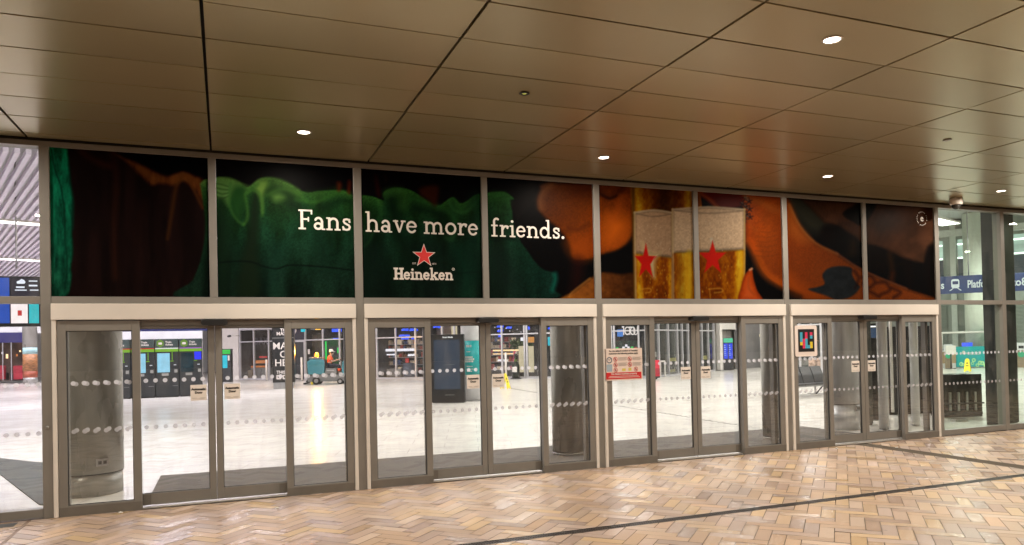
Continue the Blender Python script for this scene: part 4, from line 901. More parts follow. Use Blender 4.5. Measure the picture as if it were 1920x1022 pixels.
# cyan help machine and the white wall by it
p = atY(427, 711, 38.6)
t = thing('help_machine', 'slim help machine with bright cyan screen against white wall', 'help machine', (p.x, 38.4, 0), R(-20))
MB().rbox(-.36, .30, -.3, .1, .02, 2.0, r=.03).build('cabinet', M_DARK, t); MB().box(-.34, .28, -.32, -.301, 1.70, 1.95).build('header_light', em('green_header', (40, 200, 70), 1.2), t); MB().box(-.30, .10, -.32, -.301, .85, 1.62).build('screen', em('cyan_screen', (40, 190, 215), 1.3), t); MB().box(.14, .24, -.32, -.301, 1.3, 1.6).build('side_panel', M_TEXTW, t)
A0 = (0.0, 42.99); SA, SB = (0.8, 42.2), (20.5, 22.8)
p0, p1 = on_line(404, SA, SB), on_line(447, SA, SB)
wl = wall('white_wall', 'bright white wall between the ticket machines and the first shop', p0, p1, 0, 8.9, M_WHITE, .3)
c = atY(432, 630, 40.6); t = thing('wall_camera', 'small dark camera on the white wall above the help machine', 'camera', (c.x, c.y, c.z), R(-45)); MB().cyl((0, 0, 0), (.02, -.22, -.03), .07, 12).build('barrel', M_DARK, t); MB().cyl((0, .1, .02), (0, .9, .02), .025, 8).build('bracket', M_WHITE, t)

# ---------------------------------------------------------------- shopfronts
M_SF = pm('pale_alu_frame', (.55, .54, .56), rough=.35, metal=.3, var=.05)
M_BACK = pm('shop_back_wall', (.06, .055, .055), rough=.6, var=.3, scale=3)
def hit(px, py, A, B_):
    d = ray(px, py); e = (B_[0]-A[0], B_[1]-A[1]); c = (A[0]-CP.x, A[1]-CP.y); det = -d.x*e[1]+e[0]*d.y; s = (d.x*c[1]-d.y*c[0])/det; t = (c[0]*(-e[1])+e[0]*c[1])/det
    return s*math.hypot(*e), CP.z+d.z*t
class Shop:
    def __init__(s, name, label, cat, px0, px1, A=SA, B=SB, H=3.45, tr=2.45, mulls=(), depth=3., back=None, glass=None, sides=(1, 1)):
        s.A, s.B = A, B; s.s0 = hit(px0, 660, A, B)[0]; s.s1 = hit(px1, 660, A, B)[0]; L = s.s1-s.s0; s.L = L
        rz = math.atan2(B[1]-A[1], B[0]-A[0]); e = Vector((math.cos(rz), math.sin(rz), 0))
        s.t = thing(name, label, cat, (A[0]+e.x*s.s0, A[1]+e.y*s.s0, 0), rz)
        xs = [.05]+[hit(m, 660, A, B)[0]-s.s0 for m in mulls]+[L-.05]
        for x in xs: MB().box(x-.045, x+.045, -.03, .09, .001, H).build('mullion', M_SF, s.t)
        for a, b_ in zip(xs[:-1], xs[1:]):
            MB().quad((a+.046, .03, .1), (b_-.046, .03, .1), (b_-.046, .03, H), (a+.046, .03, H)).build('pane', glass or M_GLASS_IN, s.t)
            MB().box(a+.046, b_-.046, -.028, .08, tr-.035, tr+.035).build('transom', M_SF, s.t); MB().box(a+.046, b_-.046, -.028, .08, .001, .1).build('sill', M_SF, s.t)
        MB().box(0, L, -.03, .09, H+.001, H+.08).build('top_rail', M_SF, s.t)
        MB().box(0, L, -.02, .2, H+.081, 8.9).build('wall_above', M_WALL, s.t)
        MB().box(0, L, depth, depth+.1, 0.001, H+.08).build('back_panel', back or M_BACK, s.t)
        for x in [q for q, k in zip((0, L), sides) if k]: MB().box(x-.01, x+.01, .1, depth-.01, .001, H+.07).build('side_panel', M_BACK, s.t)
        MB().box(.02, L-.02, .1, depth-.01, H+.0, H+.075).build('ceiling_panel', M_BACK, s.t)
    def xz(s, px, py, y=0): a, z = hit(px, py, s.A, s.B); return a-s.s0, z
    def panel(s, name, px0, px1, py0, py1, y, mat, th=.05):
        # an upright block y metres behind the glass, sized from its place in the view
        rz = math.atan2(s.B[1]-s.A[1], s.B[0]-s.A[0]); off = (-math.sin(rz)*y, math.cos(rz)*y)
        A = (s.A[0]+off[0], s.A[1]+off[1]); B = (s.B[0]+off[0], s.B[1]+off[1])
        a, z1 = hit(px0, py0, A, B); b_, z0 = hit(px1, py1, A, B); a -= s.s0; b_ -= s.s0
        return MB().box(min(a, b_), max(a, b_), y, y+th, max(z0, .003), z1).build(name, mat, s.t)
def squiggle(sh, px0, px1, py, amp, mat, y=.5, n=26, seed=0):  # glowing tubes that stand in for light reflections in the shop glazing
    q = random.Random(seed); P = []
    for k in range(n):
        a, z = sh.xz(px0+(px1-px0)*k/(n-1), py+amp*math.sin(k*1.9)*q.uniform(.4, 1)); P.append((a, y, z))
    return MB().tube(P, .035, 6).build('glow_squiggle', mat, sh.t)
def goods(sh, px0, px1, rows, y, seed, cols, name='shelf_goods'):
    q = random.Random(seed); bs = {}
    rz = math.atan2(sh.B[1]-sh.A[1], sh.B[0]-sh.A[0]); off = (-math.sin(rz)*y, math.cos(rz)*y); A = (sh.A[0]+off[0], sh.A[1]+off[1]); B = (sh.B[0]+off[0], sh.B[1]+off[1])
    a = hit(px0, 660, A, B)[0]-sh.s0; b_ = hit(px1, 660, A, B)[0]-sh.s0
    for z in rows:
        MB().box(a, b_, y, y+.4, z-.03, z).build('shelf', M_SF, sh.t); x = a+.03
        while x < b_-.2:
            w = q.uniform(.08, .22); h = q.uniform(.14, .32); k = q.randrange(len(cols)); bs.setdefault(k, MB()).box(x, x+w, y+.03, y+.25, z+.002, z+h); x += w+q.uniform(.01, .05)
    for k, b in bs.items(): tag(b.build(name, cols[k], sh.t), kind='stuff')
ora = em('orange_counter_light', (240, 140, 70), .9); warm = em('warm_shop_light', (255, 214, 160), 2.2); blu = em('blue_glow', (50, 90, 255), 2.0); grn = em('green_neon', (30, 220, 90), 1.4); wht = em('white_sign_light', (250, 245, 255), 1.6)
tl = em('teal_sign_light', (40, 200, 220), 1.3); red = em('red_sign_light', (235, 60, 60), .8); amb = em('amber_lamp', (255, 190, 70), 3.)
G1 = [pm('goods_cream', (.6, .5, .38)), pm('goods_red', (.45, .08, .07)), pm('goods_brown', (.25, .13, .08)), pm('goods_blue', (.1, .16, .35)), pm('goods_dark', (.05, .05, .06)), em('goods_lit', (255, 225, 190), .7)]
s1 = Shop('cafe_shopfront', 'dark cafe shopfront with glowing orange counter beside the black totem', 'shopfront', 449, 549, mulls=(476, 504), H=3.2)
s1.panel('counter_light', 466, 503, 676, 681, 1.2, ora); s1.panel('counter_light', 468, 500, 686, 689, 1.0, ora); s1.panel('counter', 470, 504, 690, 708, .9, M_COLG, .5); s1.panel('side_counter', 453, 472, 694, 709, .7, pm('pale_wood', (.35, .25, .15)), .5)
s1.panel('pendant_glow', 486, 500, 668, 671, 1.6, red); s1.panel('menu_board', 455, 500, 650, 655, 2.4, M_DARK); s1.panel('display_case', 452, 458, 676, 694, 1.4, M_STEEL)
for k, ch in enumerate('BAK'):
    x, z = s1.xz(481+9*k, 643); text(ch, 'glass_lettering', .6, pm('ghost_letter', (.10, .10, .11), rough=.5), s1.t, (x, -.01, z-.1), ext=.003)
s2 = Shop('bar_shopfront', 'shopfront glowing green behind the floor scrubber', 'shopfront', 549, 697, mulls=(572.5, 605.5, 637), H=3.45)
MB().box(.12, s2.xz(571, 640)[0], -.05, -.032, 2.50, 3.44).build('dark_fascia', pm('dark_navy_fascia', (.02, .02, .035), rough=.4), s2.t)
x, z = s2.xz(554, 620); text('9', 'lettering', .5, M_TEXTW, s2.t, (x, -.055, z-.2), bold=.01)
s2.panel('exit_sign', 564, 572, 616, 622, -.09, tl, .03); s2.panel('green_wall_glow', 607, 640, 634, 692, 1.6, em('green_lit_wall', (20, 96, 52), .8, .7, 1.2)); s2.panel('green_tube', 609.5, 612, 640, 676, 1.2, grn); s2.panel('green_tube', 632, 634, 652, 662, 1.0, grn); s2.panel('green_screen', 616, 634, 650, 670, 1.3, M_DARK)  # glow of the green lit wall is put in as emission
s2.panel('blue_screen', 622, 640, 612, 622, 1.0, blu); s2.panel('blue_screen', 624, 634, 634, 636, .9, blu); s2.panel('wood_panel', 577, 604, 628, 700, 1.9, pm('olive_panel', (.20, .18, .12), var=.3, scale=3, stretch=(6, 1, .3))); s2.panel('notice', 577, 581, 655, 664, -.05, M_TEXTW, .01); s2.panel('wall_lamp', 591, 596, 612, 618, .6, amb, .3); s2.panel('spot_lamp', 582, 590, 612, 617, .7, wht, .2)
dd = s2.panel('door', 553, 571, 642, 711, -.06, M_DARK, .02); s2.panel('door_frame', 551.5, 554, 640, 711, -.075, M_SF, .04); s2.panel('door_frame', 569, 572, 640, 711, -.075, M_SF, .04); s2.panel('door_head', 552, 572, 638, 641, -.076, M_SF, .04)
s3 = Shop('gift_shopfront', 'shopfront with glowing blue stand-ins for reflections and full shelves left of the touch screen totem', 'shopfront', 697, 800, mulls=(706.5, 742, 779), H=3.45)
goods(s3, 706, 796, (.35, .8, 1.25, 1.7, 2.05), 1.8, 3, G1); s3.panel('light_band', 700, 778, 655, 658, 1.5, wht); s3.panel('light_band', 722, 742, 664, 666, 1.6, wht); s3.panel('red_sign', 760, 766, 672, 680, .8, red); s3.panel('display_table', 756, 772, 681, 706, .7, pm('slate_table', (.10, .13, .2)), .5); s3.panel('display_table', 725, 752, 692, 706, .9, M_COLG, .5)
for k, a in enumerate(((745, 757, 618, 2.5), (760, 775, 618, 3), (740, 760, 629, 2), (744, 758, 635, 1.6), (763, 772, 635, 1.6), (757, 769, 666, 2.5))): squiggle(s3, *a, blu if a[2] < 650 else wht, .5, 22, k)
s4 = Shop('drinks_shopfront', 'bright shopfront with shelves, plants and a tall bottle cutout', 'shopfront', 800, 1135, mulls=(829, 852, 872, 908, 941, 983.5, 988, 1036, 1082), H=3.45)
goods(s4, 880, 970, (.45, .9, 1.3, 1.7, 2.05), 1.7, 5, G1+[em('goods_pink', (255, 120, 150), .5)]); goods(s4, 1010, 1120, (.45, .9, 1.3, 1.7), 1.7, 6, G1)
s4.panel('light_band', 924, 980, 656, 657.6, 1.4, warm); s4.panel('light_band', 924, 965, 663, 664, 1.4, warm); s4.panel('light_band', 1020, 1036, 690, 696, 1.0, em('lilac_screen', (150, 130, 220), 1.)); s4.panel('blue_banner', 1027, 1036, 632, 648, .6, tl); s4.panel('cream_board', 972, 984, 649, 698, .8, em('cream_lightbox', (255, 236, 196), .9)); s4.panel('cream_board', 990, 1001, 649, 698, .9, em('cream_lightbox', (255, 236, 196), .9)); s4.panel('orange_board', 990, 1001, 632, 642, .6, em('orange_lightbox', (250, 170, 80), 1.)); s4.panel('pink_sign', 962.5, 968, 658, 689, .5, em('pink_lightbox', (235, 60, 100), .9)); s4.panel('white_box', 966, 968.5, 660, 676, .45, M_WHITE); s4.panel('black_screen', 924, 938, 640, 647, .5, M_BLACK); s4.panel('small_screen', 976, 983, 633, 639, .5, wht)
for k, a in enumerate(((925, 937, 612, 3), (926, 936, 620, 3), (928, 935, 630, 3), (943, 952, 614, 2.5), (805, 819, 612, 3.5), (861, 869, 612, 3), (978, 986, 615, 4), (1022, 1036, 615, 3))): squiggle(s4, *a, blu, .5, 20, k+9)
for k in range(9): s4.panel('star_lamp', 927+7*k, 928.4+7*k, 613+(k*5) % 13, 614.3+(k*5) % 13, .45, wht, .02)
squiggle(s4, 928, 946, 676, 3, wht, .4, 22, 31); s4.panel('cream_pillar', 846, 857, 606, 640, .5, em('cream_lightbox', (255, 236, 196), .9)); s4.panel('bronze_screen', 818, 846, 606, 630, .9, pm('bronze_mesh', (.22, .16, .12), var=.4, scale=30))
pl_ = MB(); q = random.Random(4)
x0, zz = s4.xz(942, 645); x1, _ = s4.xz(983, 645)
for k in range(420):
    c = Vector((q.uniform(x0, x1), q.uniform(.9, 1.3), q.gauss(zz, .11))); d = Vector((q.uniform(-1, 1), q.uniform(-1, 1), q.uniform(-.6, .6))).normalized()*.12; e = d.cross(Vector((q.uniform(-1, 1), q.uniform(-1, 1), q.uniform(-1, 1)))).normalized()*.04
    pl_.quad(c-d, c+e, c+d, c-e)
tag(pl_.build('hanging_plants', pm('leaf_green', (.06, .12, .03), rough=.5, var=.4, scale=4), s4.t), kind='stuff')
# bottle cutout
bx_, bz_ = s4.xz(974, 709); bt = MB().lathe([(.20, 0), (.22, .02), (.22, .62), (.20, .72), (.09, .90), (.075, 1.0), (.075, 1.22), (.09, 1.23), (.09, 1.30), (.07, 1.31)], 20).build('bottle', pm('bottle_black', (.015, .02, .015), rough=.15), None)
e = Vector((math.cos(s4.t.rotation_euler.z), math.sin(s4.t.rotation_euler.z), 0)); nrm = Vector((math.sin(s4.t.rotation_euler.z), -math.cos(s4.t.rotation_euler.z), 0))
t = thing('bottle_display', 'giant black bottle with white label standing by the drinks shop', 'display bottle', s4.t.location+e*bx_+nrm*.5, s4.t.rotation_euler.z); bt.parent = t
b = MB(); [b.quad(*[(.226*math.cos(R(a)), .226*math.sin(R(a)), z) for a, z in ((-130+16*k, .38), (-114+16*k, .38), (-114+16*k, .66), (-130+16*k, .66))]) for k in range(5)]; b.build('label', M_WHITE, t); b = MB(); b.lathe([(.092, .9), (.094, 1.05), (.092, 1.06)], 16); b.build('neck_foil', pm('foil_green', (.10, .14, .03), rough=.3), t)
MB().box(-.28, .28, -.25, .25, -.0, .0).quad((0,0,.001),(.01,0,.001),(.01,.01,.001)).build('base_disc', M_DARK, t) if False else None
MB().lathe([(.30, .001), (.30, .05)], 20).build('base_disc', M_DARK, t); bt.location.z = .051
def post(px, py, Y, h, label, r=.06, mat=None):
    d = ray(px, py); k = (0.0-CP.z)/d.z; P = CP+d*k
    t = thing('bollard', label, 'bollard', (P.x, P.y, 0)); MB().lathe([(r, .03), (r, h-.03), (r*.8, h)], 16).build('shaft', mat or M_WHITE, t); MB().lathe([(r*1.5, .001), (r*1.5, .029)], 16).build('base_plate', M_STEEL, t); return t
post(949, 711.5, 0, 1.45, 'white post before the drinks shop glazing'); post(566, 714, 0, 1.4, 'white post beside the floor scrubber'); post(500, 714, 0, 1.3, 'white post before the dark cafe glazing')

# ---------------------------------------------------------------- totems and screens in the hall
t = thing('advert_totem', 'wide black totem with bold white capitals on a steel plinth', 'totem', (2.60, 27.2, 0), R(-10))
MB().rbox(-.50, .50, -.02, .5, .30, 4.2, r=.03).build('panel', pm('totem_black', (.014, .015, .017), rough=.3, var=.15), t)
MB().rbox(-.48, .48, 0, .48, .001, .299, r=.03).build('plinth', M_STEEL, t)
for s, sz, x, z in (('TH', .20, .13, 2.72), ('MAST', .22, .10, 2.54), ('MA', .46, -.03, 1.88), ('O', .46, .14, 1.48), ('HE', .46, .0, 1.08), ('THIS', .20, .0, .72)):
    text(s, 'lettering', sz, M_TEXTW, t, (x-.12, -.024, z), bold=.005)
b = MB()
for x in (-.22, .06):
    b.rbox(x-.11, x+.11, -.03, -.0205, .45, .66, r=.03, ax='y')
b.build('icon_tile', M_TEXTW, t); b = MB()
for x in (-.22, .06): b.box(x-.05, x+.03, -.035, -.0305, .52, .60)
b.build('icon_mark', M_BLACK, t)
MB().box(-.5, .5, -.026, -.0205, 2.40, 2.42).build('band_line', M_STEEL, t)
t = thing('touch_totem', 'large black touch screen totem with dark blue display', 'screen totem', (6.63, 13.36, 0), math.atan2(-.47, .96))
MB().rbox(-.535, .535, -.01, .22, .02, 2.19, r=.02).build('cabinet', M_BLACK, t, bevel=.006)
MB().box(-.44, .40, -.018, -.0105, .44, 2.02).build('screen', em('slate_blue_screen', (44, 62, 84), .8), t); MB().box(-.5, .5, .0, .2, .001, .019).build('base', M_DARK, t)
text('Smart Media', 'lettering', .065, em('white_letter', (255, 255, 255), 1.2), t, (.02, -.0125, 2.08), bold=.002); MB().box(-.10, .22, -.0185, -.0181, 1.22, 1.225).build('screen_line', M_COLG, t); MB().box(-.1, .2, -.014, -.0105, .25, .262).build('lower_slot', M_COLG, t)
t = thing('banner_column', 'round pale column wrapped with a teal printed banner', 'column', (7.72, 13.95, 0))
MB().lathe([(.43, .03), (.43, 8.9)], 48).build('shaft', pm('pale_column', (.62, .62, .63), rough=.35, var=.05), t); MB().lathe([(.45, .001), (.45, .029)], 40).build('base_ring', M_STEEL, t)
bn = MB().lathe([(.438, .86), (.438, 1.98)], 48).build('banner', pm('teal_banner', (.005, .36, .36), rough=.4, var=.05, scale=2), t)
b = MB()
q = random.Random(2)
for z, w, h in ((1.80, .16, .07), (1.62, .14, .03), (1.44, .26, .055), (1.37, .32, .06), (1.30, .30, .055), (1.14, .16, .03), (1.05, .22, .025), (.98, .16, .03)):
    for side in (-132, -62):
        x = -w/2
        while x < w/2:
            ww = q.uniform(.02, .05); a0 = R(side)+x/.44; a1 = R(side)+(x+ww)/.44
            b.quad((.441*math.cos(a0), .441*math.sin(a0), z-h/2), (.441*math.cos(a1), .441*math.sin(a1), z-h/2), (.441*math.cos(a1), .441*math.sin(a1), z+h/2), (.441*math.cos(a0), .441*math.sin(a0), z+h/2)); x += ww+.012
b.build('banner_print', M_TEXTW, bn)
# wet floor signs
M_YEL = pm('yellow_plastic', (.85, .68, .02), rough=.35, var=.06)
def wet_sign(x, y, rz, label):
    t = thing('wet_floor_sign', label, 'floor sign', (x, y, 0), rz, 'yellow wet floor signs')
    for s in (-1, 1):
        Mx = Matrix.Rotation(s*R(15), 4, 'X'); b = MB(); Mz = Matrix.Translation((0, s*.008, .63)) @ Mx
        b.prism([(-.09, 0), (.09, 0), (.14, -.62), (.09, -.62), (.06, -.56), (-.06, -.56), (-.09, -.62), (-.14, -.62)], -.008, .008); b.v = [tuple(Mz @ Vector(v)) for v in b.v]
        pn = b.build('panel', M_YEL, t); b = MB(); b.prism([(0, -.12), (-.05, -.22), (.05, -.22)], -.012, -.009) if s < 0 else b.prism([(0, -.12), (-.05, -.22), (.05, -.22)], .009, .012)
        b.box(-.06, .06, *( (-.012, -.009) if s < 0 else (.009, .012)), -.34, -.30); b.v = [tuple(Mz @ Vector(v)) for v in b.v]; b.build('warning_mark', M_TEXTD, pn)
    MB().box(-.05, .05, -.02, .02, .60, .68).build('handle', M_YEL, t)
    return t
wet_sign(10.63, 18.75, R(40), 'yellow A-frame wet floor sign by the drinks shop'); wet_sign(34.05, 16.2, R(-62), 'yellow A-frame wet floor sign in front of the teal desk')
# strip of studs across the hall floor
b = MB(); q0, q1 = Vector((11.3, 21.6, 0)), Vector((9.85, 1.2, 0)); n = 80
for k in range(n):
    p = q0.lerp(q1, k/n); b.box(p.x-.06, p.x+.06, p.y-.05, p.y+.05, .001, .006)
tag(b.build('floor_stud_strip', pm('stud_grey', (.28, .27, .26), rough=.4, metal=.4)), 'dotted grey stud line running across the pale hall floor', 'floor strip', kind='stuff')

# ---------------------------------------------------------------- glazing to the street
D_, E_ = (20.3, 23.0), (27.9, 27.9)
sg = Shop('street_glazing', 'tall dark glazed front looking on to the street at night', 'glazed front', 1137, 1341, A=(13.4, 29.8), B=(13.41, 29.79)) if False else None
s5 = Shop('corner_shopfront', 'dark glazed shopfront with tall pale capitals behind the policy sign', 'shopfront', 1135, 1213, mulls=(1147, 1152, 1198), H=4.2, back=pm('bluish_back', (.05, .06, .075), var=.3, scale=2))
for k, ch in enumerate('ICTOU'):
    x, z = s5.xz(1170+5.6*k, 628); text(ch, 'lettering', .62, M_WALL, s5.t, (x, -.04, z), sx=.62, ext=.01)
s5.panel('blue_screen', 1157, 1168, 618, 631, .5, em('pale_blue_screen', (90, 150, 240), 1.1)); s5.panel('blue_screen', 1143, 1149, 622, 634, .6, em('pale_blue_screen', (90, 150, 240), 1.1)); s5.panel('white_lamp', 1166, 1170, 612, 614, .5, wht, .02)
for k, (px, py, m_) in enumerate([(1157, 653, grn), (1185, 652, grn), (1169, 652, wht), (1178, 652, wht), (1192, 653, red), (1145, 655, amb), (1139, 671, amb), (1174, 648, wht)]): s5.panel('signal_lamp', px-2, px+2, py-2, py+2, .6, m_, .05)
s5.panel('planting', 1135, 1196, 640, 655, 1.6, pm('teal_foliage', (.06, .13, .10), var=.6, scale=9)); s5.panel('orange_glow', 1172, 1184, 700, 707, .6, ora)
s6 = Shop('street_glazing', 'tall glazed wall on to the dark street behind the red trolley', 'glazed front', 1213.5, 1340, A=D_, B=E_, mulls=(1217, 1236, 1254, 1271, 1280, 1291, 1303, 1317, 1329), H=5.2, depth=6., sides=(0, 1), back=pm('street_back', (.05, .055, .055), var=.5, scale=.6))
for a in ((1226, 1232, 610, 700), (1246, 1252, 600, 700), (1264, 1270, 600, 690), (1308, 1314, 600, 690)): s6.panel('street_pillar', *a, 2.5, pm('street_pillar', (.16, .16, .155), var=.2), .3)
s6.panel('white_notice', 1224, 1231, 660, 669, .5, M_WHITE, .02); s6.panel('yellow_panel', 1256, 1268, 671, 677, .4, pm('pale_yellow', (.5, .45, .14)), .02); s6.panel('yellow_panel', 1317, 1327, 667, 674, .4, MATS['pale_yellow'], .02); s6.panel('yellow_panel', 1256, 1266, 693, 697, .4, MATS['pale_yellow'], .02)
s6.panel('green_signal', 1259, 1263, 651, 655, 3., em('green_signal', (40, 255, 180), 4)); s6.panel('green_signal', 1278, 1281, 651, 655, 3., em('green_signal', (40, 255, 180), 4)); s6.panel('blue_screen', 1331, 1338, 645, 668, 1., em('pale_blue_screen', (90, 150, 240), 1.1))
for px, py in ((1276, 617), (1279, 621), (1306, 617), (1324, 619), (1296, 622), (1317, 651), (1311, 655), (1247, 643), (1238, 606)): s6.panel('street_lamp_glow', px-1.6, px+1.6, py-2, py+2, 3.2, wht, .05)
for py in (636, 642, 650, 662, 676): s6.panel('far_ledge', 1216, 1280, py, py+1.3, 4.5, M_COLG, .1)
for a in ((1238, 1240, 678, 709), (1246.5, 1248.5, 678, 709), (1239, 1247, 676, 678.5)): s6.panel('door_frame', *a, -.08, M_WHITE, .04)
b = MB()
for k in range(4):
    x, z = s6.xz(1257+3*k, 690)
    for s in (-1, 1): b.add([(x-.25*s-.02, -.05, z-.3), (x-.25*s+.02, -.05, z-.3), (x+.25*s+.02, -.05, z+.3), (x+.25*s-.02, -.05, z+.3)], [(0, 1, 2, 3)])
b.build('safety_lattice', M_COLG, s6.t)
# red trolley
t = thing('red_trolley', 'upright red bag trolley standing before the street glazing', 'trolley', (19.5, 21.5, 0), R(20))
MB().rbox(-.20, .20, -.14, .14, .16, .95, r=.07, n=4).build('bag', pm('red_fabric', (.60, .03, .06), rough=.6, var=.2), t, bevel=.02); MB().box(-.15, .15, -.155, -.142, .25, .55).build('pocket', pm('dark_red', (.35, .02, .04)), t)
b = MB(); b.tube([(-.15, .17, .12), (-.15, .17, 1.15), (.15, .17, 1.15), (.15, .17, .12)], .014); b.build('handle', M_STEEL, t); MB().box(-.2, .2, -.12, .2, .08, .155).build('foot_plate', M_DARK, t)
for s in (-1, 1): MB().cyl((s*.21, .14, .075), (s*.25, .14, .075), .075, 16).build('wheel', M_GASKET, t)
# white pier, information machine and grey wall
p = CP+ray(1345, 696)*(-CP.z/ray(1345, 696).z)
t = thing('white_pier', 'white square pier at the end of street glazing', 'pier', (28.15, 27.9, 0), R(20)); MB().box(-.13, .13, -.13, .13, .06, 8.9).build('shaft', M_WHITE, t); MB().box(-.14, .14, -.14, .14, 0.001, .059).build('base', M_COLG, t)
F_ = (32.6, 30.3)
wh = wall('high_white_wall', 'white wall band above the blue timetable screens', (28.3, 28.2), (30.6, 29.4), 2.55, 8.9, M_WHITE)
p = atY(1359, 660, 28.3)
t = thing('timetable_unit', 'timetable unit of two blue screens under a green header', 'information screen', (p.x+.05, 28.0, 0), R(-35)); t.scale = (.48, 1, 1)
MB().rbox(-.62, .58, .02, .3, .02, 2.0, r=.02).build('cabinet', M_DARK, t); MB().box(-.6, .56, -.02, .019, 1.72, 1.98).build('header', em('green_white_header', (90, 220, 170), 1.), t)
for x in (-.34, .26):
    sc_ = MB().box(x-.24, x+.24, -.01, .019, .72, 1.66).build('screen', em('deep_blue_display', (30, 70, 235), 1.2), t)
    b = MB()
    for k in range(6): b.box(x-.2, x-.2+.16+.12*((k*7) % 3)/3, -.014, -.0105, 1.52-.12*k, 1.56-.12*k)
    b.build('timetable_lines', em('pale_blue_line', (170, 200, 255), 1.), sc_)
wall('timetable_back_wall', 'dark recess wall behind the timetable unit', (28.3, 28.6), (30.6, 29.8), 0, 2.54, M_COLG)
wall('grey_wall', 'tall grey wall beyond the timetable unit', (30.6, 29.3), (34.2, 31.0), 0, 8.9, pm('mid_grey_wall', (.22, .21, .215), rough=.5, var=.12, scale=.8))
t = thing('street_lantern', 'glowing pale lantern seen beside grey wall at hall end', 'lamp', (32.9, 29.4, 0)); MB().lathe([(.06, .05), (.05, 2.0)], 12).build('pole', M_DARK, t); MB().lathe([(.12, 2.0), (.34, 2.06), (.34, 2.2), (.22, 2.4), (.04, 2.5)], 24).build('lantern', em('cream_lantern', (255, 236, 190), 1.6), t); MB().lathe([(.2, .001), (.2, .049)], 16).build('base', M_DARK, t)

# ---------------------------------------------------------------- the right hand wall of the concourse
GA, GB = (36.0, 32.0), (49.5, 8.6)
M_SHUT = pm('shutter_slats', (.34, .37, .33), rough=.45, metal=.3, var=.05)
wallr = Shop.__new__(Shop); wallr.A, wallr.B = GA, GB; wallr.s0 = 0; wallr.L = math.hypot(GB[0]-GA[0], GB[1]-GA[1])
rzw = math.atan2(GB[1]-GA[1], GB[0]-GA[0])
wallr.t = thing('gate_hall_wall', 'pale grey green wall with roller shutters and high windows behind the information desk', 'wall', (GA[0], GA[1], 0), rzw)
MB().box(0, wallr.L, .3, .5, .001, 8.9).build('back_panel', pm('grey_green_wall', (.30, .33, .29), rough=.5, var=.06, scale=.6), wallr.t)
L = wallr.L; n = 5
for k in range(n):
    b = MB(); x0, x1 = L*k/n+.3, L*(k+1)/n-.3
    for j in range(46): b.prism([(.18, .02+.08*j), (.14, .06+.08*j), (.18, .098+.08*j)][::-1], x0, x1, 'x')
    b.build('roller_shutter', M_SHUT, wallr.t)
    MB().box(x0-.3, x0-.005, .05, .29, .001, 8.9).build('pilaster', pm('pale_pilaster', (.58, .61, .55), rough=.4, var=.04), wallr.t)
    for j, (z0, z1) in enumerate(((5.3, 6.5), (6.6, 7.7))): MB().box(x0+.1, x1-.1, .2, .28, z0, z1).build('window', (em('window_low', (70, 86, 96), .5, .6, .7) if j == 0 else em('window_high', (215, 240, 224), 1.2, .8, .9)), wallr.t)
    for z in (6.52, 7.35): MB().box(x0+.1, x1-.1, .0, .1, z, z+.09).build('strip_light', em('white_strip_bright', (245, 255, 250), 3.), wallr.t)
MB().box(0, L, -.2, .04, 7.9, 8.3).build('beam', MATS['pale_pilaster'], wallr.t)
# round column before the desk, sign band and desk
pc = atY(1832, 660, 20.5)
column(pc.x, 20.5, .56, 8.9, 'broad pale column standing behind the teal information desk', .06, pm('pale_green_column', (.74, .78, .68), rough=.4, var=.04))
pa = atY(1700, 545, 18.6); M_NAVY = pm('navy_sign', (.020, .035, .11), rough=.3, var=.08)
t = thing('platform_sign', 'long navy hanging sign with train symbol reading Platforms 1 to 8', 'sign', (36.1, 18.0, 0), R(-44))
def sx_of(px): # along the sign
    d = ray(px, 530); ex, ey = math.cos(R(-44)), math.sin(R(-44)); cx, cyy = 36.1-CP.x, 18.0-CP.y; det = -d.x*ey+ex*d.y; return (d.x*cyy-d.y*cx)/det*1.0, (cx*(-ey)+ex*cyy)/det
def sz_of(px, py): return CP.z+ray(px, py).z*sx_of(px)[1]
zb, zt_ = sz_of(1800, 550), sz_of(1800, 517); xa, xb = sx_of(1600)[0], sx_of(2060)[0]
MB().box(xa, xb, 0, .22, zb, zt_).build('panel', M_NAVY, t, bevel=.02)
sz_ = (zt_-zb); zl = zb+sz_*.30
for s, px in (('s', 1767), ('Platforms', 1841), ('1', 1890.5), ('to', 1906), ('8', 1920)): text(s, 'lettering', sz_*.60, em('sign_white_letter', (255, 255, 255), .9), t, (sx_of(px)[0], -.02, zl), bold=.012, sx=.62 if len(s) > 2 else .8)
xc = sx_of(1791)[0]; r_ = sz_*.20
b = MB(); b.rbox(xc-r_, xc+r_, -.03, -.005, zl-.0, zl+sz_*.52, r=r_*.6, n=4, ax='y'); b.add([(xc-r_*.7, -.02, zl), (xc-r_*.4, -.02, zl), (xc-r_*1.2, -.02, zl-sz_*.14), (xc-r_*1.6, -.02, zl-sz_*.14)], [(0, 1, 2, 3)]); b.add([(xc+r_*.7, -.02, zl), (xc+r_*.4, -.02, zl), (xc+r_*1.2, -.02, zl-sz_*.14), (xc+r_*1.6, -.02, zl-sz_*.14)], [(0, 1, 2, 3)]); ts = b.build('train_symbol', MATS['sign_white_letter'], t)
b = MB(); b.rbox(xc-r_*.72, xc+r_*.72, -.036, -.032, zl+sz_*.22, zl+sz_*.40, r=r_*.2, ax='y'); b.build('train_window', M_NAVY, ts)
for x in (xa+1, (xa+xb)/2, xb-1): MB().cyl((x, .11, zt_-.01), (x, .11, 8.98), .03, 8).build('hanger', M_STEEL, t)
dp = (38.6, 19.9)
t = thing('information_desk', 'teal fronted information desk with glass screen and wooden ends', 'desk', (39.2, 19.7, 0), R(-20))
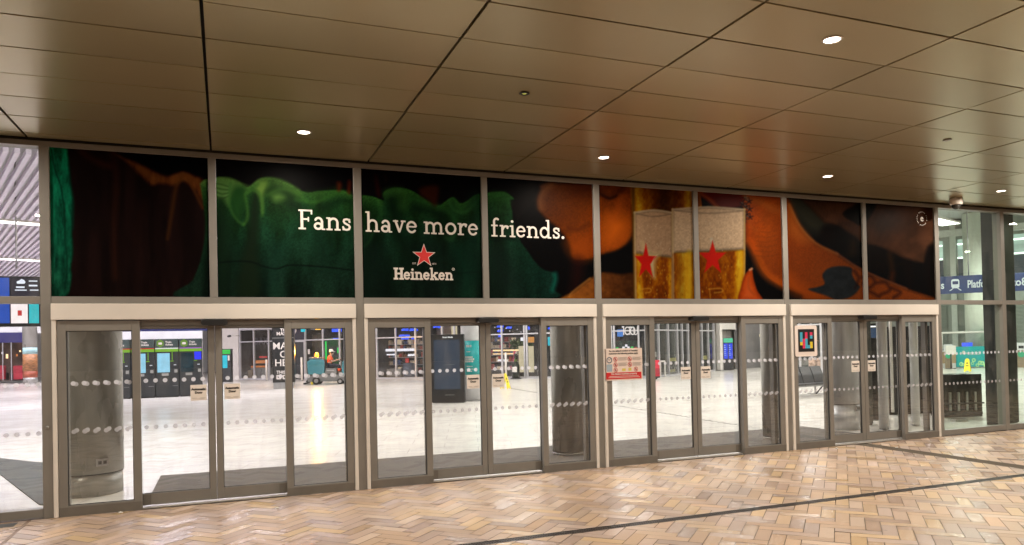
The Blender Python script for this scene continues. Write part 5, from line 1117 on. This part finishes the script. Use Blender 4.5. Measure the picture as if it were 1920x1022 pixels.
MB().box(-.98, .98, -.02, .02, .06, 1.2).build('front_panel', pm('teal_panel', (.02, .36, .36), rough=.4, var=.06, scale=2), t); b = MB()
q = random.Random(9)
ring(b, -.55, .86, .0, .10, -.024, 14)
for k in range(8): b.box(-.40+.1*k, -.34+.1*k, -.026, -.022, .80, .86+.04*(k % 2))
b.box(-.35, .4, -.026, -.022, .74, .76); b.build('desk_print', M_TEXTW, t)
b = MB()
for k in range(9): x = q.uniform(-.9, .9); z = q.uniform(.12, .45); ring(b, x, z, .05, q.uniform(.08, .14), -.023-.0005*k, 12)
b.build('desk_pattern', pm('pale_green_print', (.45, .75, .35), rough=.5), t)
for s in (-1, 1):
    a, b_ = sorted((s*1.0, s*1.75)); MB().box(a, b_, -.01, .5, .28, .92).build('end_cabinet', pm('desk_wood', (.45, .33, .20), rough=.45, var=.15, scale=3, stretch=(1, 1, 6)), t); MB().box(a, b_, 0, .5, .001, .279).build('cabinet_base', M_WALL, t); MB().box(a-.01, b_+.01, -.04, .52, .921, .96).build('counter', M_WALL, t)
b = MB(); b.tube([(-1.6, .3, .96), (-1.6, .3, 2.0), (1.6, .3, 2.0), (1.6, .3, .96)], .06, 8); b.build('screen_frame', M_WHITE, t); MB().quad((-1.5, .3, 1.0), (1.5, .3, 1.0), (1.5, .3, 1.94), (-1.5, .3, 1.94)).build('glass_screen', M_GLASS_IN, t)
MB().box(.95, 1.45, .2, .24, 1.25, 1.85).build('green_screen', em('green_white_header', (90, 220, 170), 1.), t); MB().box(-.4, .2, .32, .36, 1.2, 1.42).build('blue_screen', blu, t)
t = thing('notice_stand', 'white notice on a thin dark stand left of the teal desk', 'notice stand', (37.3, 19.6, 0), R(-30)); MB().cyl((0, 0, .03), (0, 0, .8), .035, 10).build('pole', M_DARK, t); MB().box(-.26, .26, -.03, .02, .8, 1.28).build('notice', M_WHITE, t); MB().lathe([(.25, .001), (.25, .03)], 20).build('base', M_DARK, t)
def dispenser(px, py, label):
    d = ray(px, py); P = CP+d*(-CP.z/d.z); t = thing('sanitiser_stand', label, 'dispenser', (P.x, P.y, 0), R(-50), 'hand sanitiser stands before the shutters')
    MB().rbox(-.17, .17, -.1, .1, .001, .95, r=.04).build('body', pm('stand_bronze', (.30, .22, .15), rough=.4), t); MB().rbox(-.22, .22, -.14, .12, .951, 1.35, r=.06, ax='y').build('head', M_WALL, t); MB().box(-.12, .12, -.15, -.141, 1.05, 1.2).build('display', M_DARK, t); MB().lathe([(.16, .0), (.16, .02)], 16, M=Matrix.Translation((0, -.12, .72)) @ Matrix.Rotation(R(90), 4, 'X')).build('green_disc', em('mint_disc', (80, 220, 160), .7), t)
dispenser(1779, 691, 'sanitiser stand at the left of the teal desk'); dispenser(1915, 689, 'sanitiser stand at the far right before the shutters')
for px, lb in ((1764, 'small blue notice on shutter left of the sanitiser stand'), (1901, 'small blue notice on shutter at the far right')):
    a, z = hit(px, 658, GA, GB); e = Vector((math.cos(rzw), math.sin(rzw), 0)); P = Vector((GA[0], GA[1], 0))+e*a
    t = thing('blue_notice', lb, 'notice', (P.x, P.y, z-.1), rzw, 'blue notices on the shutters'); MB().box(-.5, .5, .10, .135, 0, .22).build('panel', em('blue_notice_face', (60, 90, 190), .5), t); MB().box(-.35, .35, .094, .099, .08, .13).build('print', M_TEXTW, t)

# ---------------------------------------------------------------- bench and board behind the tag sign
t = thing('beam_seating', 'row of black metal beam seats near the far right door', 'bench', (15.55, 8.35, 0), R(12))
M_SEAT = pm('black_seat', (.02, .021, .023), rough=.4, var=.15)
MB().rbox(-.35, 2.6, -.03, .03, .30, .36, r=.015, ax='x').build('beam', M_STEEL, t)
for x in (0.1, 2.2):
    b = MB(); b.tube([(x, .30, .03), (x, .05, .30), (x, -.30, .03)], .022, 8); b.cyl((x, 0, .1), (x, 0, .31), .03, 8); b.build('leg', M_SEAT, t)
for k in range(5):
    x = -.32+.57*k
    MB().prism([(-.30, .37), (.20, .34), (.22, .40), (-.28, .43)], x, x+.55, 'x').build('seat', M_SEAT, t, bevel=.008)
    MB().prism([(.15, .36), (.21, .36), (.40, .90), (.35, .92), (.24, .66)], x+.005, x+.545, 'x').build('backrest', M_SEAT, t, bevel=.008)
for x in (-.33, 2.54): b = MB(); b.tube([(x, .16, .38), (x, .2, .60), (x, -.2, .61), (x, -.22, .40)], .016, 6); b.build('arm', M_SEAT, t)
t = thing('patterned_board', 'free standing board with pale floral pattern behind black seats', 'display board', (17.9, 9.4, 0), R(-20))
MB().box(-.19, .19, 0, .04, .70, 1.16).build('board', pm('floral_board', (.62, .42, .34), rough=.5, var=.75, scale=7), t)
MB().box(-.025, .025, .005, .035, .02, .699).build('pole', M_STEEL, t); MB().box(-.2, .2, -.15, .2, .001, .019).build('foot', M_STEEL, t)
s7 = Shop('waiting_room_glazing', 'grey green glazed screen behind the beam seating', 'glazed screen', 1466, 1560, A=(24.0, 17.0), B=(30.0, 13.0), mulls=(1480, 1500, 1522, 1540), H=3.4, depth=1.5, back=pm('grey_green_back', (.17, .20, .19), var=.2, scale=1))
s7.panel('white_lamp', 1484, 1490, 628, 634, .5, warm, .04); s7.panel('lower_band', 1470, 1556, 674, 684, .3, M_COLG, .04); s7.panel('white_head', 1470, 1556, 596, 604, .3, M_WHITE, .04)

# ---------------------------------------------------------------- far left view
def blk(t, name, px0, px1, py0, py1, Y, mat, th=.1):
    a, b_ = atY(px0, py0, Y), atY(px1, py1, Y); o = t.location
    return MB().box(a.x-o.x, b_.x-o.x, Y-o.y, Y-o.y+th, max(b_.z, .002)-o.z, a.z-o.z).build(name, mat, t)
pb = atY(10, 608, 20)
t = thing('departure_screens', 'hanging bank of blue departure screens, weather panel and bright adverts', 'departure board', (pb.x, 20, pb.z))
blk(t, 'casing', -60, 76, 517, 612, 20.02, M_BLACK, .3)
b1 = blk(t, 'blue_screen', -58, 18, 520, 606, 20.0, em('departure_blue', (30, 88, 205), .9), .019); blk(t, 'weather_panel', 20, 72, 521, 556, 20.0, em('weather_dark', (34, 30, 48), .9), .019); blk(t, 'advert_panel', 20, 52, 558, 606, 20.0, em('advert_white', (255, 240, 240), 1.3), .019); blk(t, 'teal_advert', 54, 73, 558, 606, 20.0, em('advert_teal', (40, 190, 200), 1.2), .019)
for py in (528, 538, 548, 574, 584, 595): blk(b1, 'screen_line', 4, 16, py, py+3.5, 19.99, em('screen_line_white', (235, 240, 255), 1.3), .008).location = -b1.location
for o in kids(b1): o.location = Vector((0, 0, 0))
ca = [(36, 526), (40, 523), (45, 525), (48, 529), (46, 532), (32, 532), (31, 528)]
b = MB(); pts = [atY(px, py, 19.985) for px, py in ca]; b.add([(p.x-t.location.x, p.y-20, p.z-t.location.z) for p in pts], [tuple(range(len(pts)))]); b.build('cloud_symbol', MATS['screen_line_white'], t)
for a in ((30, 46, 537, 540), (28, 50, 543, 545), (54, 70, 526, 528), (54, 70, 534, 537), (56, 72, 543, 545)): blk(t, 'panel_print', *a, 19.99, MATS['screen_line_white'], .008)
blk(t, 'red_motif', 33, 41, 582, 592, 19.99, red, .008)
for x in (-2.2, .3): MB().cyl((x, .17, 1.9), (x, .17, 8.98-pb.z), .03, 8).build('hanger', M_STEEL, t)
t = thing('purple_shopfront', 'distant shopfront with purple fascia behind the departure screens', 'shopfront', (atY(20, 715, 50).x, 50, 0))
blk(t, 'fascia', -120, 44, 625, 642, 50, em('purple_fascia', (70, 62, 150), .7), .3); blk(t, 'upper_wall', -120, 80, 560, 624.5, 50.1, M_WALL, .3); blk(t, 'interior', -120, 44, 643, 713, 52, pm('brown_interior', (.10, .06, .045), var=.5, scale=1.5), .2)
for px in (-30, 5, 21): blk(t, 'mullion', px-1, px+1, 642, 713, 50, M_SF, .1)
for px0, px1 in ((-12, 8), (25, 42)): blk(t, 'red_display', px0, px1, 686, 711, 50.4, pm('red_display', (.4, .03, .05), var=.2), .5)
for a in ((11, 15, 664, 672, warm), (-20, -12, 664, 672, warm), (30, 33, 664, 668, ora), (3, 6, 660, 664, wht), (36, 39, 657, 660, warm)): blk(t, 'shop_lamp', a[0], a[1], a[2], a[3], 51.5, a[4], .05)
for px, pw in ((8, 10), (34, 30)): blk(t, 'counter', px-pw/2, px+pw/2, 700, 713, 50.8, M_DARK, .5)
p = atY(57, 716, 48); t = thing('brown_pillar', 'brown printed pillar with a pale teal band beside the purple shop', 'pillar', (p.x, 48, 0)); rr = .42
for nm, py0, py1, m_ in (('steel_base', 708, 717, M_COLG), ('red_foot', 696, 707.9, pm('brick_red', (.35, .09, .05), var=.2)), ('brown_print', 664, 695.9, pm('brown_print', (.34, .15, .06), var=.5, scale=5, stretch=(1, 1, 3))), ('teal_band', 652, 663.9, pm('pale_teal_print', (.35, .55, .58), var=.1)), ('shaft', 440, 651.9, M_COLG)):
    z1, z0 = atY(57, py0, 48).z, max(.001, atY(57, py1, 48).z); MB().lathe([(rr, z0), (rr, min(z1, 8.9))], 28).build(nm, m_, t)

# ---------------------------------------------------------------- floor scrubber and its driver
sc = thing('floor_scrubber', 'teal and grey ride-on floor scrubber with lit amber beacon', 'floor scrubber', (4.95, 30.4, 0), R(-18))
M_TEAL = pm('teal_plastic', (.06, .22, .26), rough=.35, var=.08); M_GREY = pm('grey_plastic', (.17, .17, .165), rough=.45, var=.08)
MB().prism([(-.85, .16), (.98, .16), (1.02, .42), (.7, .50), (-.35, .52), (-.92, .44)], -.38, .38).build('chassis', M_GREY, sc, bevel=.03)
MB().prism([(-.86, .53), (-.02, .53), (.0, 1.18), (-.06, 1.30), (-.72, 1.33), (-.90, 1.2)], -.36, .36).build('recovery_tank', M_TEAL, sc, bevel=.04)
MB().prism([(-.84, 1.335), (-.1, 1.32), (-.14, 1.42), (-.78, 1.44)], -.30, .30).build('tank_lid', M_GREY, sc, bevel=.02)
MB().prism([(.02, .53), (.62, .53), (.6, .82), (.05, .84)], -.34, .34).build('seat_base', M_GREY, sc, bevel=.03); MB().rbox(.02, .50, -.26, .26, .845, .92, r=.05).build('seat', M_BLACK, sc, bevel=.02); MB().prism([(.01, .92), (.07, .92), (.02, 1.3), (-.0, 1.3)], -.24, .24).build('seat_back', M_BLACK, sc, bevel=.01)
MB().prism([(.86, .43), (1.12, .43), (1.16, .9), (1.02, 1.22), (.92, 1.18), (.88, .9)], -.30, .30).build('steering_cowl', M_TEAL, sc, bevel=.04)
b = MB(); b.cyl((.93, 0, 1.15), (.80, 0, 1.27), .025, 10)
Mw = Matrix.Translation((.80, 0, 1.27)) @ Matrix.Rotation(R(-48), 4, 'Y')
for k in range(20):
    a0, a1 = 2*math.pi*k/20, 2*math.pi*(k+1)/20; b.cyl(Mw @ Vector((.17*math.cos(a0), .17*math.sin(a0), 0)), Mw @ Vector((.17*math.cos(a1), .17*math.sin(a1), 0)), .016, 6)
b.build('steering_wheel', M_BLACK, sc)
for x, r_ in ((-.42, .20), (.80, .15)):
    for s in (-1, 1):
        w = MB().cyl((x, s*.36, r_+.001), (x, s*.44, r_+.001), r_, 24).build('wheel', M_GASKET, sc); MB().cyl((x, s*.441, r_), (x, s*.448, r_), r_*.55, 18).build('rim', M_COLG, w)
b = MB(); b.rbox(-1.06, -.93, -.52, .52, .03, .12, r=.03, ax='y'); b.cyl((-1.0, 0, .12), (-.9, 0, .3), .05, 10); b.build('squeegee', M_BLACK, sc); MB().box(-.70, -.58, -.40, -.36, .02, .15).build('side_guard', M_YEL, sc); MB().box(.1, .5, -.345, -.341, .72, .74).build('white_stripe', M_WHITE, sc)
bc = MB().lathe([(.09, 1.442), (.09, 1.48), (.04, 1.5)], 16, c=(-.45, 0, 0)).build('beacon_base', M_BLACK, sc)
MB().lathe([(.075, 1.485), (.085, 1.54), (.075, 1.62), (.03, 1.66)], 16, c=(-.45, 0, 0)).build('beacon_lens', em('amber_beacon', (255, 130, 10), 60), sc)
ld = bpy.data.lights.new('beacon_lamp', 'POINT'); ld.energy = 260; ld.color = (1, .5, .08); ld.shadow_soft_size = .1; o = bpy.data.objects.new('beacon_lamp', ld); COL.objects.link(o); o.location = (-.45, -.0, 1.78); o.parent = sc

def skin(name, J, Ed, mat, parent, lv=2, root=0):
    me = bpy.data.meshes.new(name); ks = list(J); me.from_pydata([J[k][0] for k in ks], [(ks.index(a), ks.index(b)) for a, b in Ed], []); me.update()
    o = bpy.data.objects.new(name, me); COL.objects.link(o); m = o.modifiers.new('s', 'SKIN'); m.use_smooth_shade = True
    for i, k in enumerate(ks):
        r_ = J[k][1]; r_ = (r_, r_) if not isinstance(r_, tuple) else r_; me.skin_vertices[0].data[i].radius = r_; me.skin_vertices[0].data[i].use_root = (i == root)
    s = o.modifiers.new('u', 'SUBSURF'); s.levels = lv; s.render_levels = lv
    bpy.context.view_layer.update(); d = bpy.context.evaluated_depsgraph_get(); nm = bpy.data.meshes.new_from_object(o.evaluated_get(d)); bpy.data.objects.remove(o); bpy.data.meshes.remove(me)
    nm.name = name; nm.materials.clear(); nm.materials.append(mat); nm.polygons.foreach_set('use_smooth', [True]*len(nm.polygons))
    q = bpy.data.objects.new(name, nm); COL.objects.link(q); q.parent = parent; return q
pr = thing('person', 'person in orange top and white cap riding the floor scrubber', 'person', (4.95, 30.4, 0), R(-18))
M_SKIN = pm('skin', (.42, .25, .17), rough=.55, var=.08); M_ORG = pm('orange_hivis', (.85, .12, .04), rough=.6, var=.08); M_NVY = pm('navy_trousers', (.02, .022, .04), rough=.7, var=.2)
J = {'pel': ((.22, 0, 1.0), (.15, .12)), 'wai': ((.20, 0, 1.16), (.15, .115)), 'che': ((.22, 0, 1.36), (.17, .12)), 'nek': ((.27, 0, 1.50), .06), 'chin': ((.31, 0, 1.58), .068), 'head': ((.31, 0, 1.67), (.085, .095)), 'crn': ((.30, 0, 1.76), .07)}
Ed = [('pel', 'wai'), ('wai', 'che'), ('che', 'nek'), ('nek', 'chin'), ('chin', 'head'), ('head', 'crn')]
for s, n_ in ((-1, 'r'), (1, 'l')):
    J.update({'sh'+n_: ((.22, s*.17, 1.43), .062), 'el'+n_: ((.36, s*.24, 1.18), .048), 'wr'+n_: ((.64, s*.16, 1.27), .034), 'hd'+n_: ((.74, s*.13, 1.30), (.042, .026)), 'hp'+n_: ((.26, s*.10, .99), .095), 'kn'+n_: ((.66, s*.16, .98), .068), 'an'+n_: ((.72, s*.16, .60), .046), 'to'+n_: ((.86, s*.16, .55), .04)})
    Ed += [('che', 'sh'+n_), ('sh'+n_, 'el'+n_), ('el'+n_, 'wr'+n_), ('wr'+n_, 'hd'+n_), ('pel', 'hp'+n_), ('hp'+n_, 'kn'+n_), ('kn'+n_, 'an'+n_), ('an'+n_, 'to'+n_)]
    for f in range(4): J['f%d%s' % (f, n_)] = ((.80, s*(.10+.018*f), 1.315-.012*f), .011); J['g%d%s' % (f, n_)] = ((.815, s*(.10+.018*f), 1.275-.012*f), .009); Ed += [('hd'+n_, 'f%d%s' % (f, n_)), ('f%d%s' % (f, n_), 'g%d%s' % (f, n_))]
    J['th'+n_] = ((.75, s*.085, 1.335), .012); Ed.append(('hd'+n_, 'th'+n_))
bd_ = skin('body', J, Ed, M_SKIN, pr)
T = {'a': ((.215, 0, 1.03), (.165, .135)), 'b': ((.195, 0, 1.18), (.17, .135)), 'c': ((.22, 0, 1.37), (.19, .14)), 'd': ((.265, 0, 1.485), .08)}; Te = [('a', 'b'), ('b', 'c'), ('c', 'd')]
for s, n_ in ((-1, 'r'), (1, 'l')): T['s'+n_] = ((.22, s*.18, 1.425), .078); T['e'+n_] = ((.33, s*.235, 1.24), .066); Te += [('c', 's'+n_), ('s'+n_, 'e'+n_)]
skin('top', T, Te, M_ORG, pr)
T = {'p': ((.23, 0, .995), (.165, .12))}; Te = []
for s, n_ in ((-1, 'r'), (1, 'l')): T['h'+n_] = ((.27, s*.10, .985), .105); T['k'+n_] = ((.67, s*.16, .975), .08); T['m'+n_] = ((.71, s*.16, .80), .068); T['a'+n_] = ((.73, s*.16, .63), .062); Te += [('p', 'h'+n_), ('h'+n_, 'k'+n_), ('k'+n_, 'm'+n_), ('m'+n_, 'a'+n_)]
skin('trousers', T, Te, M_NVY, pr)
for s, n_ in ((-1, 'r'), (1, 'l')):
    MB().cyl((.703, s*.16, .82), (.722, s*.16, .68), .078, 16).build('shin_band', M_ORG, pr)
    skin('shoe', {'a': ((.72, s*.16, .575), .055), 'b': ((.80, s*.16, .56), .05), 'c': ((.90, s*.16, .55), .038)}, [('a', 'b'), ('b', 'c')], M_BLACK, pr, 1)
MB().lathe([(.108, 1.70), (.112, 1.74), (.10, 1.80), (.06, 1.835), (.005, 1.845)], 20, c=(.305, 0, 0)).build('cap', M_WHITE, pr); MB().prism([(.38, 1.705), (.52, 1.69), (.52, 1.70), (.38, 1.72)], -.07, .07).build('cap_peak', M_WHITE, pr)
b = MB(); b.lathe([(.10, 1.62), (.106, 1.66), (.104, 1.70)], 18, c=(.285, 0, 0)); b.build('hair', M_GASKET, pr)
skin('face_mask', {'a': ((.385, 0, 1.61), (.05, .055)), 'b': ((.36, 0, 1.57), (.05, .05))}, [('a', 'b')], M_WHITE, pr, 1)
b = MB()
for s in (-1, 1): b.lathe([(.003, -.008), (.012, 0), (.003, .008)], 10, c=(.393, s*.035, 1.675))
b.build('eyes', M_BLACK, bd_)
b = MB(); b.prism([(.39, 1.67), (.425, 1.635), (.39, 1.63)], -.014, .014); b.build('nose', M_SKIN, bd_)
for s in (-1, 1): MB().lathe([(.004, -.03), (.02, -.01), (.022, .012), (.006, .03)], 10, c=(.295, s*.10, 1.665)).build('ear', M_SKIN, bd_)
